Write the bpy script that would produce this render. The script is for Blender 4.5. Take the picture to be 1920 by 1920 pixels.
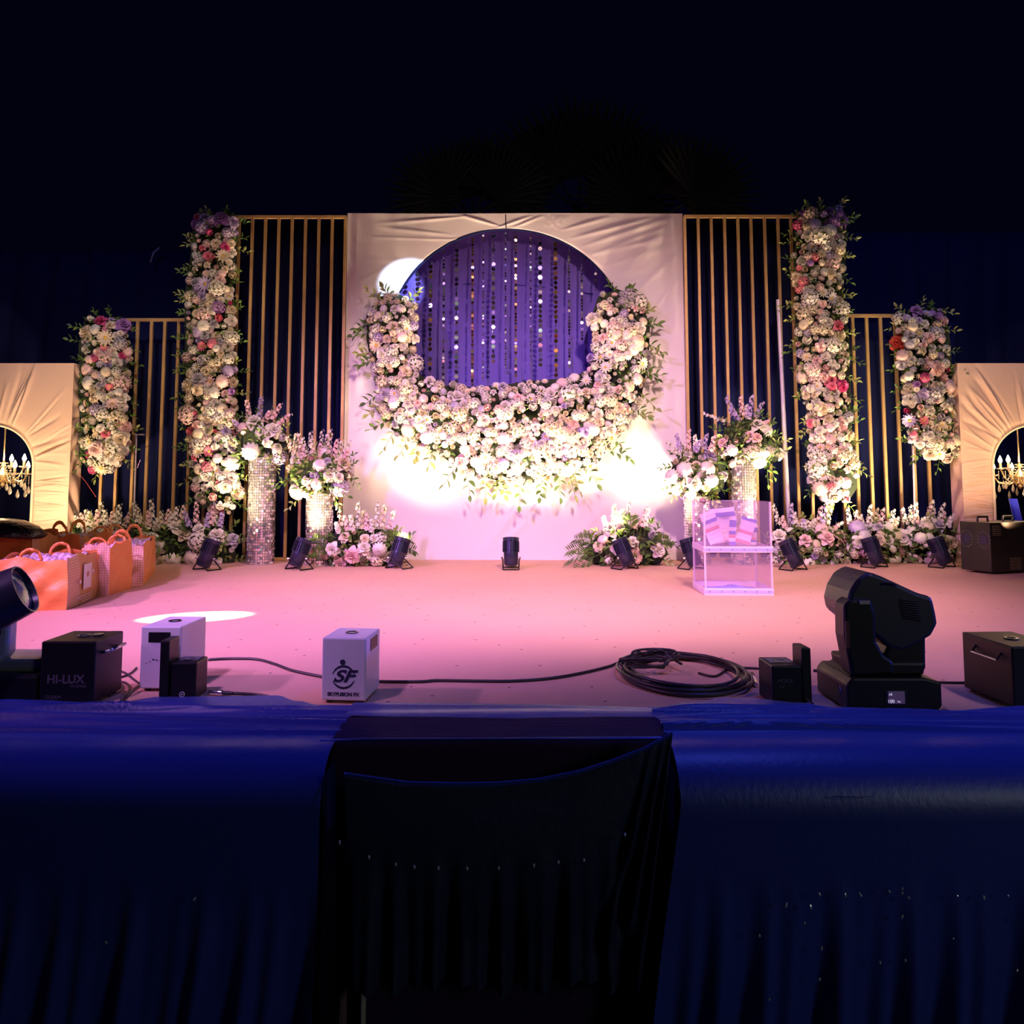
import bpy, bmesh, math, random
from math import sin, cos, pi, radians, sqrt, atan2, hypot
from mathutils import Vector, Matrix, Euler, Quaternion
for o in list(bpy.data.objects): bpy.data.objects.remove(o, do_unlink=True)
S = bpy.context.scene
COL = S.collection
R = random.Random(7)

# ---------------------------------------------------------------- camera
F, PX, PY, CH = 1500.0, 960.0, 780.0, 0.85
TH = math.atan(0.08); CT, ST = cos(TH), sin(TH)
cd = bpy.data.cameras.new('camera'); cam = bpy.data.objects.new('camera', cd); COL.objects.link(cam)
cam.location = (0, 0, CH); cam.rotation_euler = (pi/2 + TH, 0, 0)
cd.sensor_width = 36; cd.sensor_height = 36; cd.sensor_fit = 'HORIZONTAL'
cd.lens = F/1920*36; cd.shift_y = -(960-PY)/1920; cd.clip_end = 200; cd.clip_start = .05
S.camera = cam
# ---------------------------------------------------------------- world, exposure
w = bpy.data.worlds.new('night'); S.world = w; w.use_nodes = True
bgn = w.node_tree.nodes['Background']; bgn.inputs[0].default_value = (.12, .16, 1, 1); bgn.inputs[1].default_value = .0042
S.view_settings.view_transform = 'Standard'; S.view_settings.look = 'None'
S.view_settings.exposure = 0; S.view_settings.gamma = 1; S.view_settings.use_curve_mapping = False

def lamp(kind, name, loc, target, energy, color, **k):
    d = bpy.data.lights.new(name, kind); o = bpy.data.objects.new(name, d); COL.objects.link(o)
    o.location = loc; d.energy = energy; d.color = color
    if target is not None:
        o.rotation_euler = (Vector(target)-Vector(loc)).to_track_quat('-Z', 'Y').to_euler()
    for a, b in k.items(): setattr(d, a, b)
    return o
SP = lambda deg: radians(deg)
# show lights above the audience and stage sides, plus unseen fill lamps added
lamp('SPOT', 'front_warm_wash', (1.6, 1.6, 5.6), (.6, 7.9, .1), 2250, (1, .60, .57), spot_size=SP(58), spot_blend=.8, shadow_soft_size=.2)
lamp('SPOT', 'front_violet_wash', (-4.6, 1.6, 4.6), (-.3, 7.0, .1), 2200, (.74, .33, 1), spot_size=SP(51), spot_blend=.7, shadow_soft_size=.2)
lamp('SPOT', 'side_magenta_spot', (-7.0, 3.0, 4.0), (-1.5, 5.2, 0), 1500, (1, .36, .92), spot_size=SP(46), spot_blend=.9, shadow_soft_size=.12)
lamp('SPOT', 'blue_edge_wash', (1.5, 3.6, 4.6), (.8, 2.5, 0), 230, (.08, .12, 1), spot_size=SP(110), spot_blend=.8, shadow_soft_size=.3)
lamp('SPOT', 'pink_fill_spot', (3.2, 2.4, 5.2), (1.3, 5.8, 0), 650, (1, .50, .58), spot_size=SP(52), spot_blend=.9, shadow_soft_size=.2)
lamp('SPOT', 'cool_beam', (4.2, 1.0, 3.9), (-1.12, 8.6, 3.0), 9000, (.62, .78, 1), spot_size=SP(3.6), spot_blend=.25, shadow_soft_size=.02)
lamp('SPOT', 'floor_beam', (-6.2, 3.4, 3.3), (-1.98, 5.06, 0), 26000, (1, .86, .55), spot_size=SP(4.2), spot_blend=.35, shadow_soft_size=.02)
lamp('SPOT', 'niche_blue', (0, 5.5, 4.6), (0, 9.0, 2.1), 60, (.35, .22, 1), spot_size=SP(34), spot_blend=.6, shadow_soft_size=.1)
lamp('SPOT', 'curtain_blue', (-3.5, 4.0, 5.5), (-6.2, 9.9, 2.9), 170, (.2, .25, 1), spot_size=SP(58), spot_blend=.8, shadow_soft_size=.4)
lamp('SPOT', 'curtain_blue', (3.5, 4.0, 5.5), (6.4, 9.9, 3.2), 260, (.2, .25, 1), spot_size=SP(58), spot_blend=.8, shadow_soft_size=.4)
lamp('AREA', 'front_fill', (4.5, -2.0, 2.2), (0, 2.4, -.7), 36, (.8, .9, .8), size=1.2)  # unseen area lamp added as ambient fill on the front cloth
lamp('SPOT', 'violet_floor_spot', (-2.6, .8, 4.8), (-1.0, 5.3, 0), 1600, (.74, .34, 1), spot_size=SP(44), spot_blend=1, shadow_soft_size=.2)
lamp('SPOT', 'violet_floor_spot', (3.2, .8, 4.8), (2.3, 5.0, 0), 600, (.70, .36, 1), spot_size=SP(42), spot_blend=1, shadow_soft_size=.2)
lamp('SPOT', 'blue_edge_fill_left', (-8.5, 3.3, 1.7), (.5, 2.60, 0), 1000, (.05, .09, 1), spot_size=SP(11), spot_blend=.6, shadow_soft_size=.1)  # unseen blue spots added at both sides to graze the cloth edge
lamp('SPOT', 'blue_edge_fill_right', (8.5, 3.3, 1.7), (-.5, 2.60, 0), 1200, (.05, .09, 1), spot_size=SP(11), spot_blend=.6, shadow_soft_size=.1)
lamp('SPOT', 'column_fill', (-2.2, 2.6, 5.0), (-3.7, 8.4, 1.7), 620, (1, .76, .58), spot_size=SP(34), spot_blend=.9, shadow_soft_size=.2)  # unseen spots added to brighten the flower columns
lamp('SPOT', 'column_fill', (2.2, 2.6, 5.0), (4.0, 8.4, 1.7), 420, (1, .76, .60), spot_size=SP(34), spot_blend=.9, shadow_soft_size=.2)
lamp('SPOT', 'palm_fill', (0, 9.6, 0), (1, 14, 6.5), 14, (1, .75, .8), spot_size=SP(80), spot_blend=.6, shadow_soft_size=.3)  # unseen lamp behind the backdrop, added for stage spill on the palms

# ---------------------------------------------------------------- pixel helpers (photo pixel -> point at a depth / on the floor)
def ray(px, py):
    u, v = (px-PX)/F, (PY-py)/F
    return Vector((u, CT - v*ST, ST + v*CT))
def at(px, py, Y):
    d = ray(px, py); return Vector((0, 0, CH)) + d*(Y/d.y)
def fl(px, py, z=0.0):
    d = ray(px, py); return Vector((0, 0, CH)) + d*((z-CH)/d.z)

# ---------------------------------------------------------------- materials
MT = {}
def mat(name, col, rough=.6, metal=0, emis=None, es=0, spec=.5, bump=None, var=None, sheen=0, trans=0, alpha=1, coat=0, ao=None):
    if name in MT: return MT[name]
    m = bpy.data.materials.new(name); m.use_nodes = True; nt = m.node_tree; b = nt.nodes['Principled BSDF']
    b.inputs['Base Color'].default_value = (*col, 1); b.inputs['Roughness'].default_value = rough
    b.inputs['Metallic'].default_value = metal; b.inputs['Specular IOR Level'].default_value = spec
    if sheen: b.inputs['Sheen Weight'].default_value = sheen
    if coat: b.inputs['Coat Weight'].default_value = coat
    if trans: b.inputs['Transmission Weight'].default_value = trans
    if alpha < 1: b.inputs['Alpha'].default_value = alpha
    if emis: b.inputs['Emission Color'].default_value = (*emis, 1); b.inputs['Emission Strength'].default_value = es
    tc = nt.nodes.new('ShaderNodeTexCoord')
    if var:   # (scale, amount, colour2)
        n = nt.nodes.new('ShaderNodeTexNoise'); n.inputs['Scale'].default_value = var[0]; n.inputs['Detail'].default_value = 4
        nt.links.new(tc.outputs['Object'], n.inputs['Vector'])
        r = nt.nodes.new('ShaderNodeMapRange'); r.inputs[1].default_value = .35; r.inputs[2].default_value = .7; r.inputs[4].default_value = var[1]
        nt.links.new(n.outputs['Fac'], r.inputs[0])
        mx = nt.nodes.new('ShaderNodeMix'); mx.data_type = 'RGBA'
        nt.links.new(r.outputs[0], mx.inputs[0]); mx.inputs[6].default_value = (*col, 1); mx.inputs[7].default_value = (*var[2], 1)
        nt.links.new(mx.outputs[2], b.inputs['Base Color'])
    if bump:  # (scale, strength, stretch)
        n = nt.nodes.new('ShaderNodeTexNoise'); n.inputs['Scale'].default_value = bump[0]; n.inputs['Detail'].default_value = 5
        mp = nt.nodes.new('ShaderNodeMapping'); mp.inputs['Scale'].default_value = bump[2] if len(bump) > 2 else (1, 1, 1)
        nt.links.new(tc.outputs['Object'], mp.inputs[0]); nt.links.new(mp.outputs[0], n.inputs['Vector'])
        bp = nt.nodes.new('ShaderNodeBump'); bp.inputs['Strength'].default_value = bump[1]; bp.inputs['Distance'].default_value = .02
        nt.links.new(n.outputs['Fac'], bp.inputs['Height']); nt.links.new(bp.outputs[0], b.inputs['Normal'])
    MT[name] = m; return m

def carpet_mat():
    m = mat('carpet', (.60, .36, .26), .85, bump=(260, .25)); nt = m.node_tree; b = nt.nodes['Principled BSDF']
    tc = nt.nodes.new('ShaderNodeTexCoord')
    v = nt.nodes.new('ShaderNodeTexVoronoi'); v.voronoi_dimensions = '2D'; v.inputs['Scale'].default_value = 3.0; v.inputs['Randomness'].default_value = 1
    mp = nt.nodes.new('ShaderNodeMapping'); mp.inputs['Scale'].default_value = (1, 1.0, 1); nt.links.new(tc.outputs['Object'], mp.inputs[0])
    nz = nt.nodes.new('ShaderNodeTexNoise'); nz.inputs['Scale'].default_value = 9
    nt.links.new(mp.outputs[0], v.inputs['Vector']); nt.links.new(mp.outputs[0], nz.inputs['Vector'])
    c = nt.nodes.new('ShaderNodeMapRange'); c.inputs[1].default_value = .014; c.inputs[2].default_value = .03; nt.links.new(v.outputs['Distance'], c.inputs[0])
    n2 = nt.nodes.new('ShaderNodeTexNoise'); n2.inputs['Scale'].default_value = 1.3; n2.inputs['Detail'].default_value = 3; nt.links.new(tc.outputs['Object'], n2.inputs['Vector'])
    mx = nt.nodes.new('ShaderNodeMix'); mx.data_type = 'RGBA'; mx.inputs[6].default_value = (.56, .33, .235, 1); mx.inputs[7].default_value = (.64, .39, .285, 1)
    nt.links.new(n2.outputs['Fac'], mx.inputs[0])
    m2 = nt.nodes.new('ShaderNodeMix'); m2.data_type = 'RGBA'; m2.inputs[6].default_value = (.13, .07, .06, 1)
    nt.links.new(c.outputs[0], m2.inputs[0]); nt.links.new(mx.outputs[2], m2.inputs[7]); nt.links.new(m2.outputs[2], b.inputs['Base Color'])
    return m

# ---------------------------------------------------------------- mesh builder
class MB:
    def __init__(s): s.v = []; s.f = []; s.m = []; s.mi = 0
    def add(s, vs, fs, M=None):
        n = len(s.v)
        s.v += [tuple(M @ Vector(p)) for p in vs] if M is not None else [tuple(p) for p in vs]
        for f in fs: s.f.append(tuple(n+i for i in f)); s.m.append(s.mi)
        return s
    def box(s, c, d, M=None):
        x, y, z = c; a, b, e = d[0]/2, d[1]/2, d[2]/2
        vs = [(x+i*a, y+j*b, z+k*e) for k in (-1, 1) for j in (-1, 1) for i in (-1, 1)]
        return s.add(vs, [(0,2,3,1),(4,5,7,6),(0,1,5,4),(2,6,7,3),(0,4,6,2),(1,3,7,5)], M)
    def grid(s, fn, nu, nv, M=None, closed_u=False):
        vs = [fn(i/nu, j/nv) for j in range(nv+1) for i in range(nu + (0 if closed_u else 1))]
        w = nu if closed_u else nu+1
        fs = [(j*w+i, j*w+(i+1) % w if closed_u else j*w+i+1, (j+1)*w+((i+1) % w if closed_u else i+1), (j+1)*w+i) for j in range(nv) for i in range(nu)]
        return s.add(vs, fs, M)
    def lathe(s, prof, n=20, M=None, cap=True):
        vs = [(r*cos(2*pi*i/n), r*sin(2*pi*i/n), z) for r, z in prof for i in range(n)]
        fs = [(j*n+i, j*n+(i+1) % n, (j+1)*n+(i+1) % n, (j+1)*n+i) for j in range(len(prof)-1) for i in range(n)]
        if cap: fs += [tuple(reversed(range(n))), tuple((len(prof)-1)*n+i for i in range(n))]
        return s.add(vs, fs, M)
    def tube(s, pts, r, n=8, M=None, cap=True):
        pts = [Vector(p) for p in pts]; vs = []; up = None
        for i, p in enumerate(pts):
            t = (pts[min(i+1, len(pts)-1)] - pts[max(i-1, 0)]).normalized()
            if up is None: up = Vector((0, 0, 1)) if abs(t.z) < .9 else Vector((1, 0, 0))
            a = t.cross(up).normalized(); up = a.cross(t).normalized()
            rr = r[i] if isinstance(r, (list, tuple)) else r
            for k in range(n):
                q = p + a*rr*cos(2*pi*k/n) + up*rr*sin(2*pi*k/n); vs.append(q)
        fs = [(j*n+i, j*n+(i+1) % n, (j+1)*n+(i+1) % n, (j+1)*n+i) for j in range(len(pts)-1) for i in range(n)]
        if cap: fs += [tuple(reversed(range(n))), tuple((len(pts)-1)*n+i for i in range(n))]
        return s.add(vs, fs, M)
    def prism(s, poly, y0, y1, M=None):      # poly in (x, z), extruded along y
        n = len(poly); vs = [(x, y0, z) for x, z in poly] + [(x, y1, z) for x, z in poly]
        fs = [tuple(range(n)), tuple(reversed(range(n, 2*n)))] + [(i, n+i, n+(i+1) % n, (i+1) % n) for i in range(n)]
        return s.add(vs, fs, M)
    def mesh(s, name, mats, smooth=False):
        me = bpy.data.meshes.new(name); me.from_pydata(s.v, [], s.f)
        for m in (mats if isinstance(mats, (list, tuple)) else [mats]): me.materials.append(m)
        me.polygons.foreach_set('material_index', s.m)
        if smooth: me.polygons.foreach_set('use_smooth', [True]*len(s.f))
        bm = bmesh.new(); bm.from_mesh(me); bmesh.ops.recalc_face_normals(bm, faces=bm.faces); bm.to_mesh(me); bm.free()
        me.update(); return me
    def build(s, name, mats, parent=None, world=False, smooth=False, bevel=0, loc=None, auto=False):
        if world and parent is not None:
            o0 = root_loc(parent); s.v = [(a-o0.x, b-o0.y, c-o0.z) for a, b, c in s.v]
        if world and parent is None and loc is not None:
            s.v = [(a-loc[0], b-loc[1], c-loc[2]) for a, b, c in s.v]
        o = bpy.data.objects.new(name, s.mesh(name, mats, smooth or auto)); COL.objects.link(o)
        if loc is not None: o.location = loc
        if parent is not None: o.parent = parent
        if auto:
            e = o.modifiers.new('e', 'EDGE_SPLIT'); e.split_angle = radians(38)
        if bevel:
            b = o.modifiers.new('b', 'BEVEL'); b.width = bevel; b.segments = 2; b.limit_method = 'ANGLE'
        return o
def root_loc(o):
    L = Vector((0, 0, 0))
    while o is not None: L += o.location; o = o.parent
    return L
def tag(o, label=None, cat=None, group=None, kind=None):
    if label: o['label'] = label
    if cat: o['category'] = cat
    if group: o['group'] = group
    if kind: o['kind'] = kind
    return o
def thing(name, label, cat, loc=(0, 0, 0), rz=0, group=None):
    o = bpy.data.objects.new(name, None); COL.objects.link(o); o.location = loc; o.rotation_euler = (0, 0, rz); o.empty_display_size = .1
    return tag(o, label, cat, group)
def inst(name, me, parent, loc, rot=None, sc=1):
    o = bpy.data.objects.new(name, me); COL.objects.link(o); o.parent = parent; o.location = loc
    if rot is not None: o.rotation_euler = rot.to_euler() if isinstance(rot, Quaternion) else rot
    o.scale = (sc, sc, sc) if not isinstance(sc, tuple) else sc
    return o
def text(name, s, size, m, parent, loc, rot, ext=.0006, align='CENTER', shear=0, sx=1, bold=0):
    c = bpy.data.curves.new(name, 'FONT'); c.body = s; c.size = size; c.extrude = ext; c.align_x = align; c.shear = shear; c.offset = bold
    t = bpy.data.objects.new(name, c); COL.objects.link(t)
    bpy.context.view_layer.update()
    me = bpy.data.meshes.new_from_object(t.evaluated_get(bpy.context.evaluated_depsgraph_get()))
    bpy.data.objects.remove(t, do_unlink=True)
    me.materials.clear(); me.materials.append(m)
    o = bpy.data.objects.new(name, me); COL.objects.link(o); o.parent = parent; o.location = loc; o.rotation_euler = rot; o.scale = (sx, 1, 1)
    return o

M_navy = mat('navy_cloth', (.005, .008, .055), .85, spec=.15, bump=(40, .2, (1, 1, .1)))
M_blue = mat('royal_blue_cloth', (.018, .03, .50), .5, sheen=.2, spec=.35, bump=(30, .12, (.3, 2, 2)))
M_darkblue = mat('dark_blue_cloth', (.012, .017, .055), .6, spec=.25, bump=(30, .2))
M_niche = mat('violet_blue_cloth', (.13, .085, .46), .7, bump=(8, .15))
M_white = mat('white_drape', (.74, .68, .70), .8, bump=(4, .14, (.6, 1, 2)))
M_cream = mat('cream_drape', (.74, .52, .38), .8, bump=(14, .15))
M_gold = mat('gold_paint', (.62, .40, .16), .42, .35, bump=(30, .1), var=(5, .6, (.45, .27, .12)))
M_black = mat('black_plastic', (.008, .007, .009), .42, spec=.32, bump=(300, .05))
M_blackg = mat('black_gloss', (.02, .02, .03), .2)
M_whitebox = mat('white_paint', (.70, .66, .72), .35, var=(6, .25, (.55, .5, .6)))
M_steel = mat('polished_steel', (.7, .7, .75), .18, 1)
M_rubber = mat('cable_rubber', (.022, .018, .026), .45)
M_leaf = mat('leaf_green', (.13, .24, .04), .5, spec=.4, var=(9, 1, (.03, .075, .02)))
M_leafl = mat('leaf_variegated', (.36, .40, .12), .5, var=(14, 1, (.11, .17, .04)))
M_foam = mat('dark_foam', (.02, .03, .015), .9)  # foam backing whose dark tone stands in for shade between blooms
M_mirror = mat('mirror_tile', (.92, .88, .84), .14, .82)
M_grout = mat('grout', (.10, .08, .07), .7)
M_silver = mat('silver_disc', (.80, .80, .86), .18, 1)
M_golddisc = mat('copper_gold_disc', (.85, .48, .16), .2, 1)
M_bulb = mat('bulb_glow', (1, .9, .7), .3, emis=(1, .82, .55), es=14)
M_crystal = mat('crystal', (.9, .78, .6), .08, spec=1, metal=.6)
M_brass = mat('chandelier_gold', (.85, .62, .32), .25, .8)
M_orange = mat('orange_bag', (.90, .33, .08), .45, bump=(7, .9))
M_print = mat('printed_side', (.58, .30, .10), .5)
M_whitelab = mat('white_label', (.8, .75, .85), .6)
M_tissue = mat('tissue', (.72, .55, .66), .8, bump=(40, .8))
M_screen = mat('screen_text', (.8, .8, .9), .5, emis=(.7, .65, .9), es=.6)
M_grey = mat('grey_lettering', (.11, .09, .13), .6)
M_ink = mat('dark_ink', (.02, .015, .05), .6)
M_lens = mat('par_lens', (1, .8, .5), .3, emis=(1, .72, .4), es=25)
# ================================================================ setting
g = MB(); g.box((0, 10, -1.225), (60, 50, .05)); tag(g.build('ground', mat('ground_dark', (.03, .025, .03), .9, bump=(20, .4))), kind='structure')
CM = carpet_mat()
g = MB(); g.box((0, 6.16, -.1), (15, 6.98, .2)); tag(g.build('floor', CM), kind='structure')
g = MB(); g.box((0, 6.3, -.7), (14.4, 6.4, .98)); tag(g.build('stage_base', mat('stage_board', (.05, .03, .03), .8)), kind='structure')

YW = 8.62   # the white backdrop plane
def pleats(x, k, a=1.0):
    return a*(.5*sin(x*k) + .3*sin(x*k*1.73+1.1) + .2*sin(x*k*3.1+2.2))
def curtain(name, label, x0, x1, z0, z1, Y, k=26, amp=.05, m=None):
    n = int(abs(x1-x0)*22)
    def fn(u, v):
        x = x0+(x1-x0)*u; z = z0+(z1(x)-z0)*v if callable(z1) else z0+(z1-z0)*v
        return (x, Y + pleats(x+.12*sin(v*3+x), k, amp)*(1-.25*v), z)
    o = MB().grid(fn, n, 10); ob = o.build(name, m or M_navy, smooth=True, world=True, loc=((x0+x1)/2, Y, z0))
    md = ob.modifiers.new('s', 'SOLIDIFY'); md.thickness = .004
    return tag(ob, label, 'curtain')
def side_top(x):
    return at(960+x/9.9*1500/1.0, 470, 9.9).z if x < 0 else at(960+x*150, 433, 9.9).z
zl = at(170, 470, 9.9).z; zr = at(1750, 436, 9.9).z
back_l = curtain('back_curtain', 'tall navy pleated curtain hanging behind the far left side of the stage', -9.6, -3.0, 0, zl, 9.9, 18, .05)
curtain('back_curtain', 'tall navy pleated curtain hanging behind the far right side of the stage', 3.0, 9.6, 0, zr, 9.9, 18, .05)
zt = at(500, 408, YW+.15).z
pxx = lambda px, py, Y: at(px, py, Y).x
curtain('frame_curtain', 'dark navy curtain behind the tall gold bars left of the white backdrop', pxx(400, 410, 8.9), pxx(655, 410, 8.9)-.0, 0, zt, 8.92)
curtain('frame_curtain', 'dark navy curtain behind the tall gold bars right of the white backdrop', pxx(1275, 410, 8.9), pxx(1530, 410, 8.9), 0, zt, 8.92)
zt2 = at(280, 602, 8.9).z
curtain('frame_curtain', 'dark navy curtain behind the short gold bars on the left', pxx(160, 602, 8.9), pxx(392, 602, 8.9), 0, zt2, 8.96)
curtain('frame_curtain', 'dark navy curtain behind the short gold bars on the right', pxx(1540, 596, 8.9), pxx(1800, 596, 8.9), 0, zt2, 8.96)

# ---------------------------------------------------------------- draped panels
def drape(inner, outer, y0, nr, fold, closed):
    n = len(inner); vs = []; fs = []
    for j in range(nr+1):
        t = j/nr
        for i in range(n):
            x = inner[i][0]*(1-t)+outer[i][0]*t; z = inner[i][1]*(1-t)+outer[i][1]*t
            vs.append((x, y0 - fold(i/n, t, x, z), z))
    m = n if closed else n-1
    for j in range(nr):
        for i in range(m):
            k = (i+1) % n; fs.append((j*n+i, j*n+k, (j+1)*n+k, (j+1)*n+i))
    b = MB(); b.add(vs, fs); return b
def ridges(rng, cnt, lo, hi, wmin, wmax, amp):
    return [(rng.uniform(lo, hi), rng.uniform(wmin, wmax), rng.uniform(.3, 1)*amp*rng.choice((1, 1, -1)), rng.uniform(0, .5), rng.uniform(.45, 1.1), rng.uniform(-.012, .012)) for _ in range(cnt)]
def ridge_sum(rs, a, t):
    s = 0
    for c, w_, am, t0, t1, cv in rs:
        if t < t0 or t > t1: continue
        d = (a - c - cv*(t-t0))/w_
        if abs(d) < 3: s += am*math.exp(-d*d)*sin(pi*(t-t0)/(t1-t0)+.0)**.6
    return s
# white backdrop with its round opening
cx, cz = at(952, 655, YW).x, at(952, 655, YW).z
RAD = at(952, 429, YW).z - cz
xl, xr, ztop = at(652, 401, YW).x, at(1280, 401, YW).x, at(960, 400, YW).z
angs = sorted([2*pi*i/420 for i in range(420)] + [atan2(b-cz, a-cx) % (2*pi) for a in (xl, xr) for b in (0, ztop)])
inn, out = [], []
for a in angs:
    c, s_ = cos(a), sin(a); inn.append((cx+RAD*c, cz+RAD*s_))
    ts = []
    if abs(c) > 1e-9: ts.append(((xr if c > 0 else xl)-cx)/c)
    if abs(s_) > 1e-9: ts.append(((ztop if s_ > 0 else 0)-cz)/s_)
    t = min(ts); out.append((cx+t*c, cz+t*s_))
rr_ = random.Random(3)
RS = ridges(rr_, 34, .01, .25, .0022, .007, .018) + ridges(rr_, 10, .26, .5, .004, .010, .005) + ridges(rr_, 16, .5, 1, .004, .014, .008)
RS = [(a, b, c, d*.6, 1.1 if rr_.random() < .6 else e, f*2) for a, b, c, d, e, f in RS]
SEGF = []
for x0, y0, x1, y1, w_, am in [(1031, 428, 1052, 403, .012, .012), (1040, 430, 1064, 404, .010, .010), (1022, 426, 1040, 402, .010, .008), (1051, 433, 1145, 406, .016, .012), (1067, 449, 1225, 408, .02, .015), (1086, 465, 1262, 406, .022, .016), (1100, 482, 1250, 425, .018, .012),
    (1108, 478, 1276, 440, .025, .014), (1120, 505, 1278, 455, .02, .012), (1135, 520, 1230, 500, .02, .01), (1155, 545, 1200, 520, .02, .01), (1180, 560, 1278, 470, .03, .014), (1218, 590, 1278, 520, .02, .012), (1222, 600, 1284, 575, .018, .01),
    (1150, 540, 1262, 405, .05, .018), (940, 425, 860, 402, .015, .01), (930, 428, 1000, 404, .012, .01), (960, 428, 1020, 404, .012, .01), (652, 540, 730, 500, .012, .008), (648, 632, 690, 580, .012, .01), (655, 560, 700, 560, .012, .008), (900, 1048, 985, 930, .03, .012), (905, 1048, 1000, 970, .02, .01), (908, 1048, 940, 960, .02, .008), (1040, 1048, 1180, 905, .03, .008), (700, 1048, 660, 850, .04, .01), (880, 405, 700, 420, .02, .007), (850, 440, 700, 425, .02, .006)]:
    A_, B_ = at(x0, y0, YW), at(x1, y1, YW); SEGF.append((A_.x, A_.z, B_.x, B_.z, w_, am))
def foldw(a, t, x, z):
    edge = .0
    for zz in (.45, .75, 1.05, 1.35, 1.65, 1.95, 2.3, 2.62, 2.95, 3.25, 3.5): edge += .004*math.exp(-((z-zz-.01*sin(x*3))/.012)**2) if x < -.6 and z > 2 else 0
    s_ = 0
    for (ax_, az_, bx_, bz_, w_, am) in SEGF:
        dx, dz = bx_-ax_, bz_-az_; L2 = dx*dx+dz*dz; q = ((x-ax_)*dx+(z-az_)*dz)/L2
        if -.05 < q < 1.05:
            d = ((x-ax_)*dz-(z-az_)*dx)/sqrt(L2)/(w_*(.6+.8*q))
            if abs(d) < 3: s_ += am*math.exp(-d*d)*max(0, sin(pi*min(1, max(0, q))))**.7
    return s_ + .008*sin(x*2.3+z*1.7) - .02*math.exp(-(t/.02)**2) + edge
bd = thing('backdrop_wall', 'white fabric covered backdrop wall with a large round opening at centre stage', 'backdrop', (cx, YW, 0))
drape(inn, out, YW, 56, foldw, True).build('fabric_cover', M_white, bd, world=True, smooth=True)
rim = MB(); rim.tube([(cx+(RAD+.005)*cos(2*pi*i/160), YW+.02, cz+(RAD+.005)*sin(2*pi*i/160)) for i in range(161)], .016, 8)
tag(rim.build('opening_rim', M_navy, bd, world=True, smooth=True), 'dark blue cloth edge of the round opening')
fr = MB()
for x0 in (xl+.02, xr-.02): fr.box((x0, YW+.08, ztop/2), (.04, .12, ztop))
fr.box(((xl+xr)/2, YW+.08, ztop-.02), (xr-xl, .12, .04)); fr.build('timber_frame', mat('timber', (.2, .12, .06), .8), bd, world=True)
# niche cloth behind the opening
nc = MB()
def nich(u, v):
    x = cx-1.5+3.0*u; z = cz-1.5+3.0*v
    tent = .0 if z < 2.62 else -.12*(z-2.62)
    return (x, YW+.34+tent+.012*sin(x*9+sin(z*2))+.01*sin(x*23), z)
nc.grid(nich, 90, 30)
no = nc.build('niche_cloth', M_niche, smooth=True, world=True, loc=(cx, YW+.34, cz-1.5)); tag(no, 'royal blue cloth stretched behind the round opening of the white backdrop', 'cloth')
sm = MB(); sm.tube([at(790, 535, YW+.30), at(860, 533, YW+.3), at(950, 532, YW+.3), at(1020, 539, YW+.3), at(1112, 551, YW+.3)], .006, 6)
sm.build('seam', mat('seam', (.03, .03, .25), .8), no, world=True)
ld = MB(); ld.tube([at(948, 402, YW-.03), at(949, 429, YW-.03)], .006, 6); ld.build('tie_cord', M_navy, bd, world=True)

# ---------------------------------------------------------------- gold bar frames
def gold_frame(label, xs, ytop, Yb, nx0, nx1, z_extra=0):
    zt = at(xs[0], ytop, Yb).z
    X = [at(x, ytop, Yb).x for x in xs]
    r = thing('gold_bar_frame', label, 'decorative frame', ((X[0]+X[-1])/2, Yb, 0), 0, 'gold bar frames flanking the backdrop')
    t = MB(); a, b = at(nx0, ytop, Yb).x, at(nx1, ytop, Yb).x
    t.box(((a+b)/2, Yb, zt), (b-a, .035, .035)); t.build('top_rail', M_gold, r, world=True, bevel=.003)
    bt = MB(); bt.box(((a+b)/2, Yb, .02), (b-a, .03, .03)); bt.build('bottom_rail', M_gold, r, world=True)
    for x in X:
        m = MB(); m.box((x, Yb, zt/2+.01), (.030, .03, zt-.03)); m.build('bar', M_gold, r, world=True, bevel=.002)
    return r
gold_frame('tall gold frame of thin vertical bars between left flower column and white backdrop', [398, 423, 449, 474, 498.5, 523.5, 548.5, 573.5, 598.5, 623.5, 648], 407, 8.55, 396, 650)
gold_frame('tall gold frame of thin vertical bars between white backdrop and right flower column', [1283.5, 1308.5, 1333, 1358, 1383, 1407.5, 1433, 1458, 1482.5, 1508, 1533], 406, 8.55, 1282, 1535)
gold_frame('short gold frame of vertical bars beside the far left hanging flower column', [202, 229, 259, 285, 310, 336, 362], 600, 8.55, 200, 372)
gold_frame('short gold frame of vertical bars beside the far right hanging flower column', [1572, 1598, 1624, 1650, 1677, 1703, 1730], 592, 8.55, 1570, 1732)

def pole(px0, py0, px1, py1, Y, r, label, col=M_steel, name='metal_pole', cat='pole'):
    a, b = at(px0, py0, Y), at(px1, py1, Y); m = MB(); m.tube([b, (a+b)/2, a], r, 10)
    return tag(m.build(name, col, world=True, loc=tuple(b), auto=True), label, cat)
M_tube = mat('pale_tube', (.62, .55, .66), .35, .3)
pole(1459, 562, 1480, 1000, 8.45, .022, 'pale slanting pole leaning among the tall gold bars on the right', M_tube)
pole(1712, 836, 1716, 1000, 8.45, .010, 'thin pale pole among the short gold bars on the right', M_tube)
lf = thing('thin_metal_stand', 'thin pale rectangular stand among the short gold bars on the left', 'stand', at(252, 1040, 8.45))
m = MB(); m.tube([at(250, 1000, 8.45), at(256, 815, 8.45)], .009, 8); m.tube([at(254, 815, 8.45), at(271, 815, 8.45)], .009, 8); m.build('frame_tube', M_tube, lf, world=True)
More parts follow.
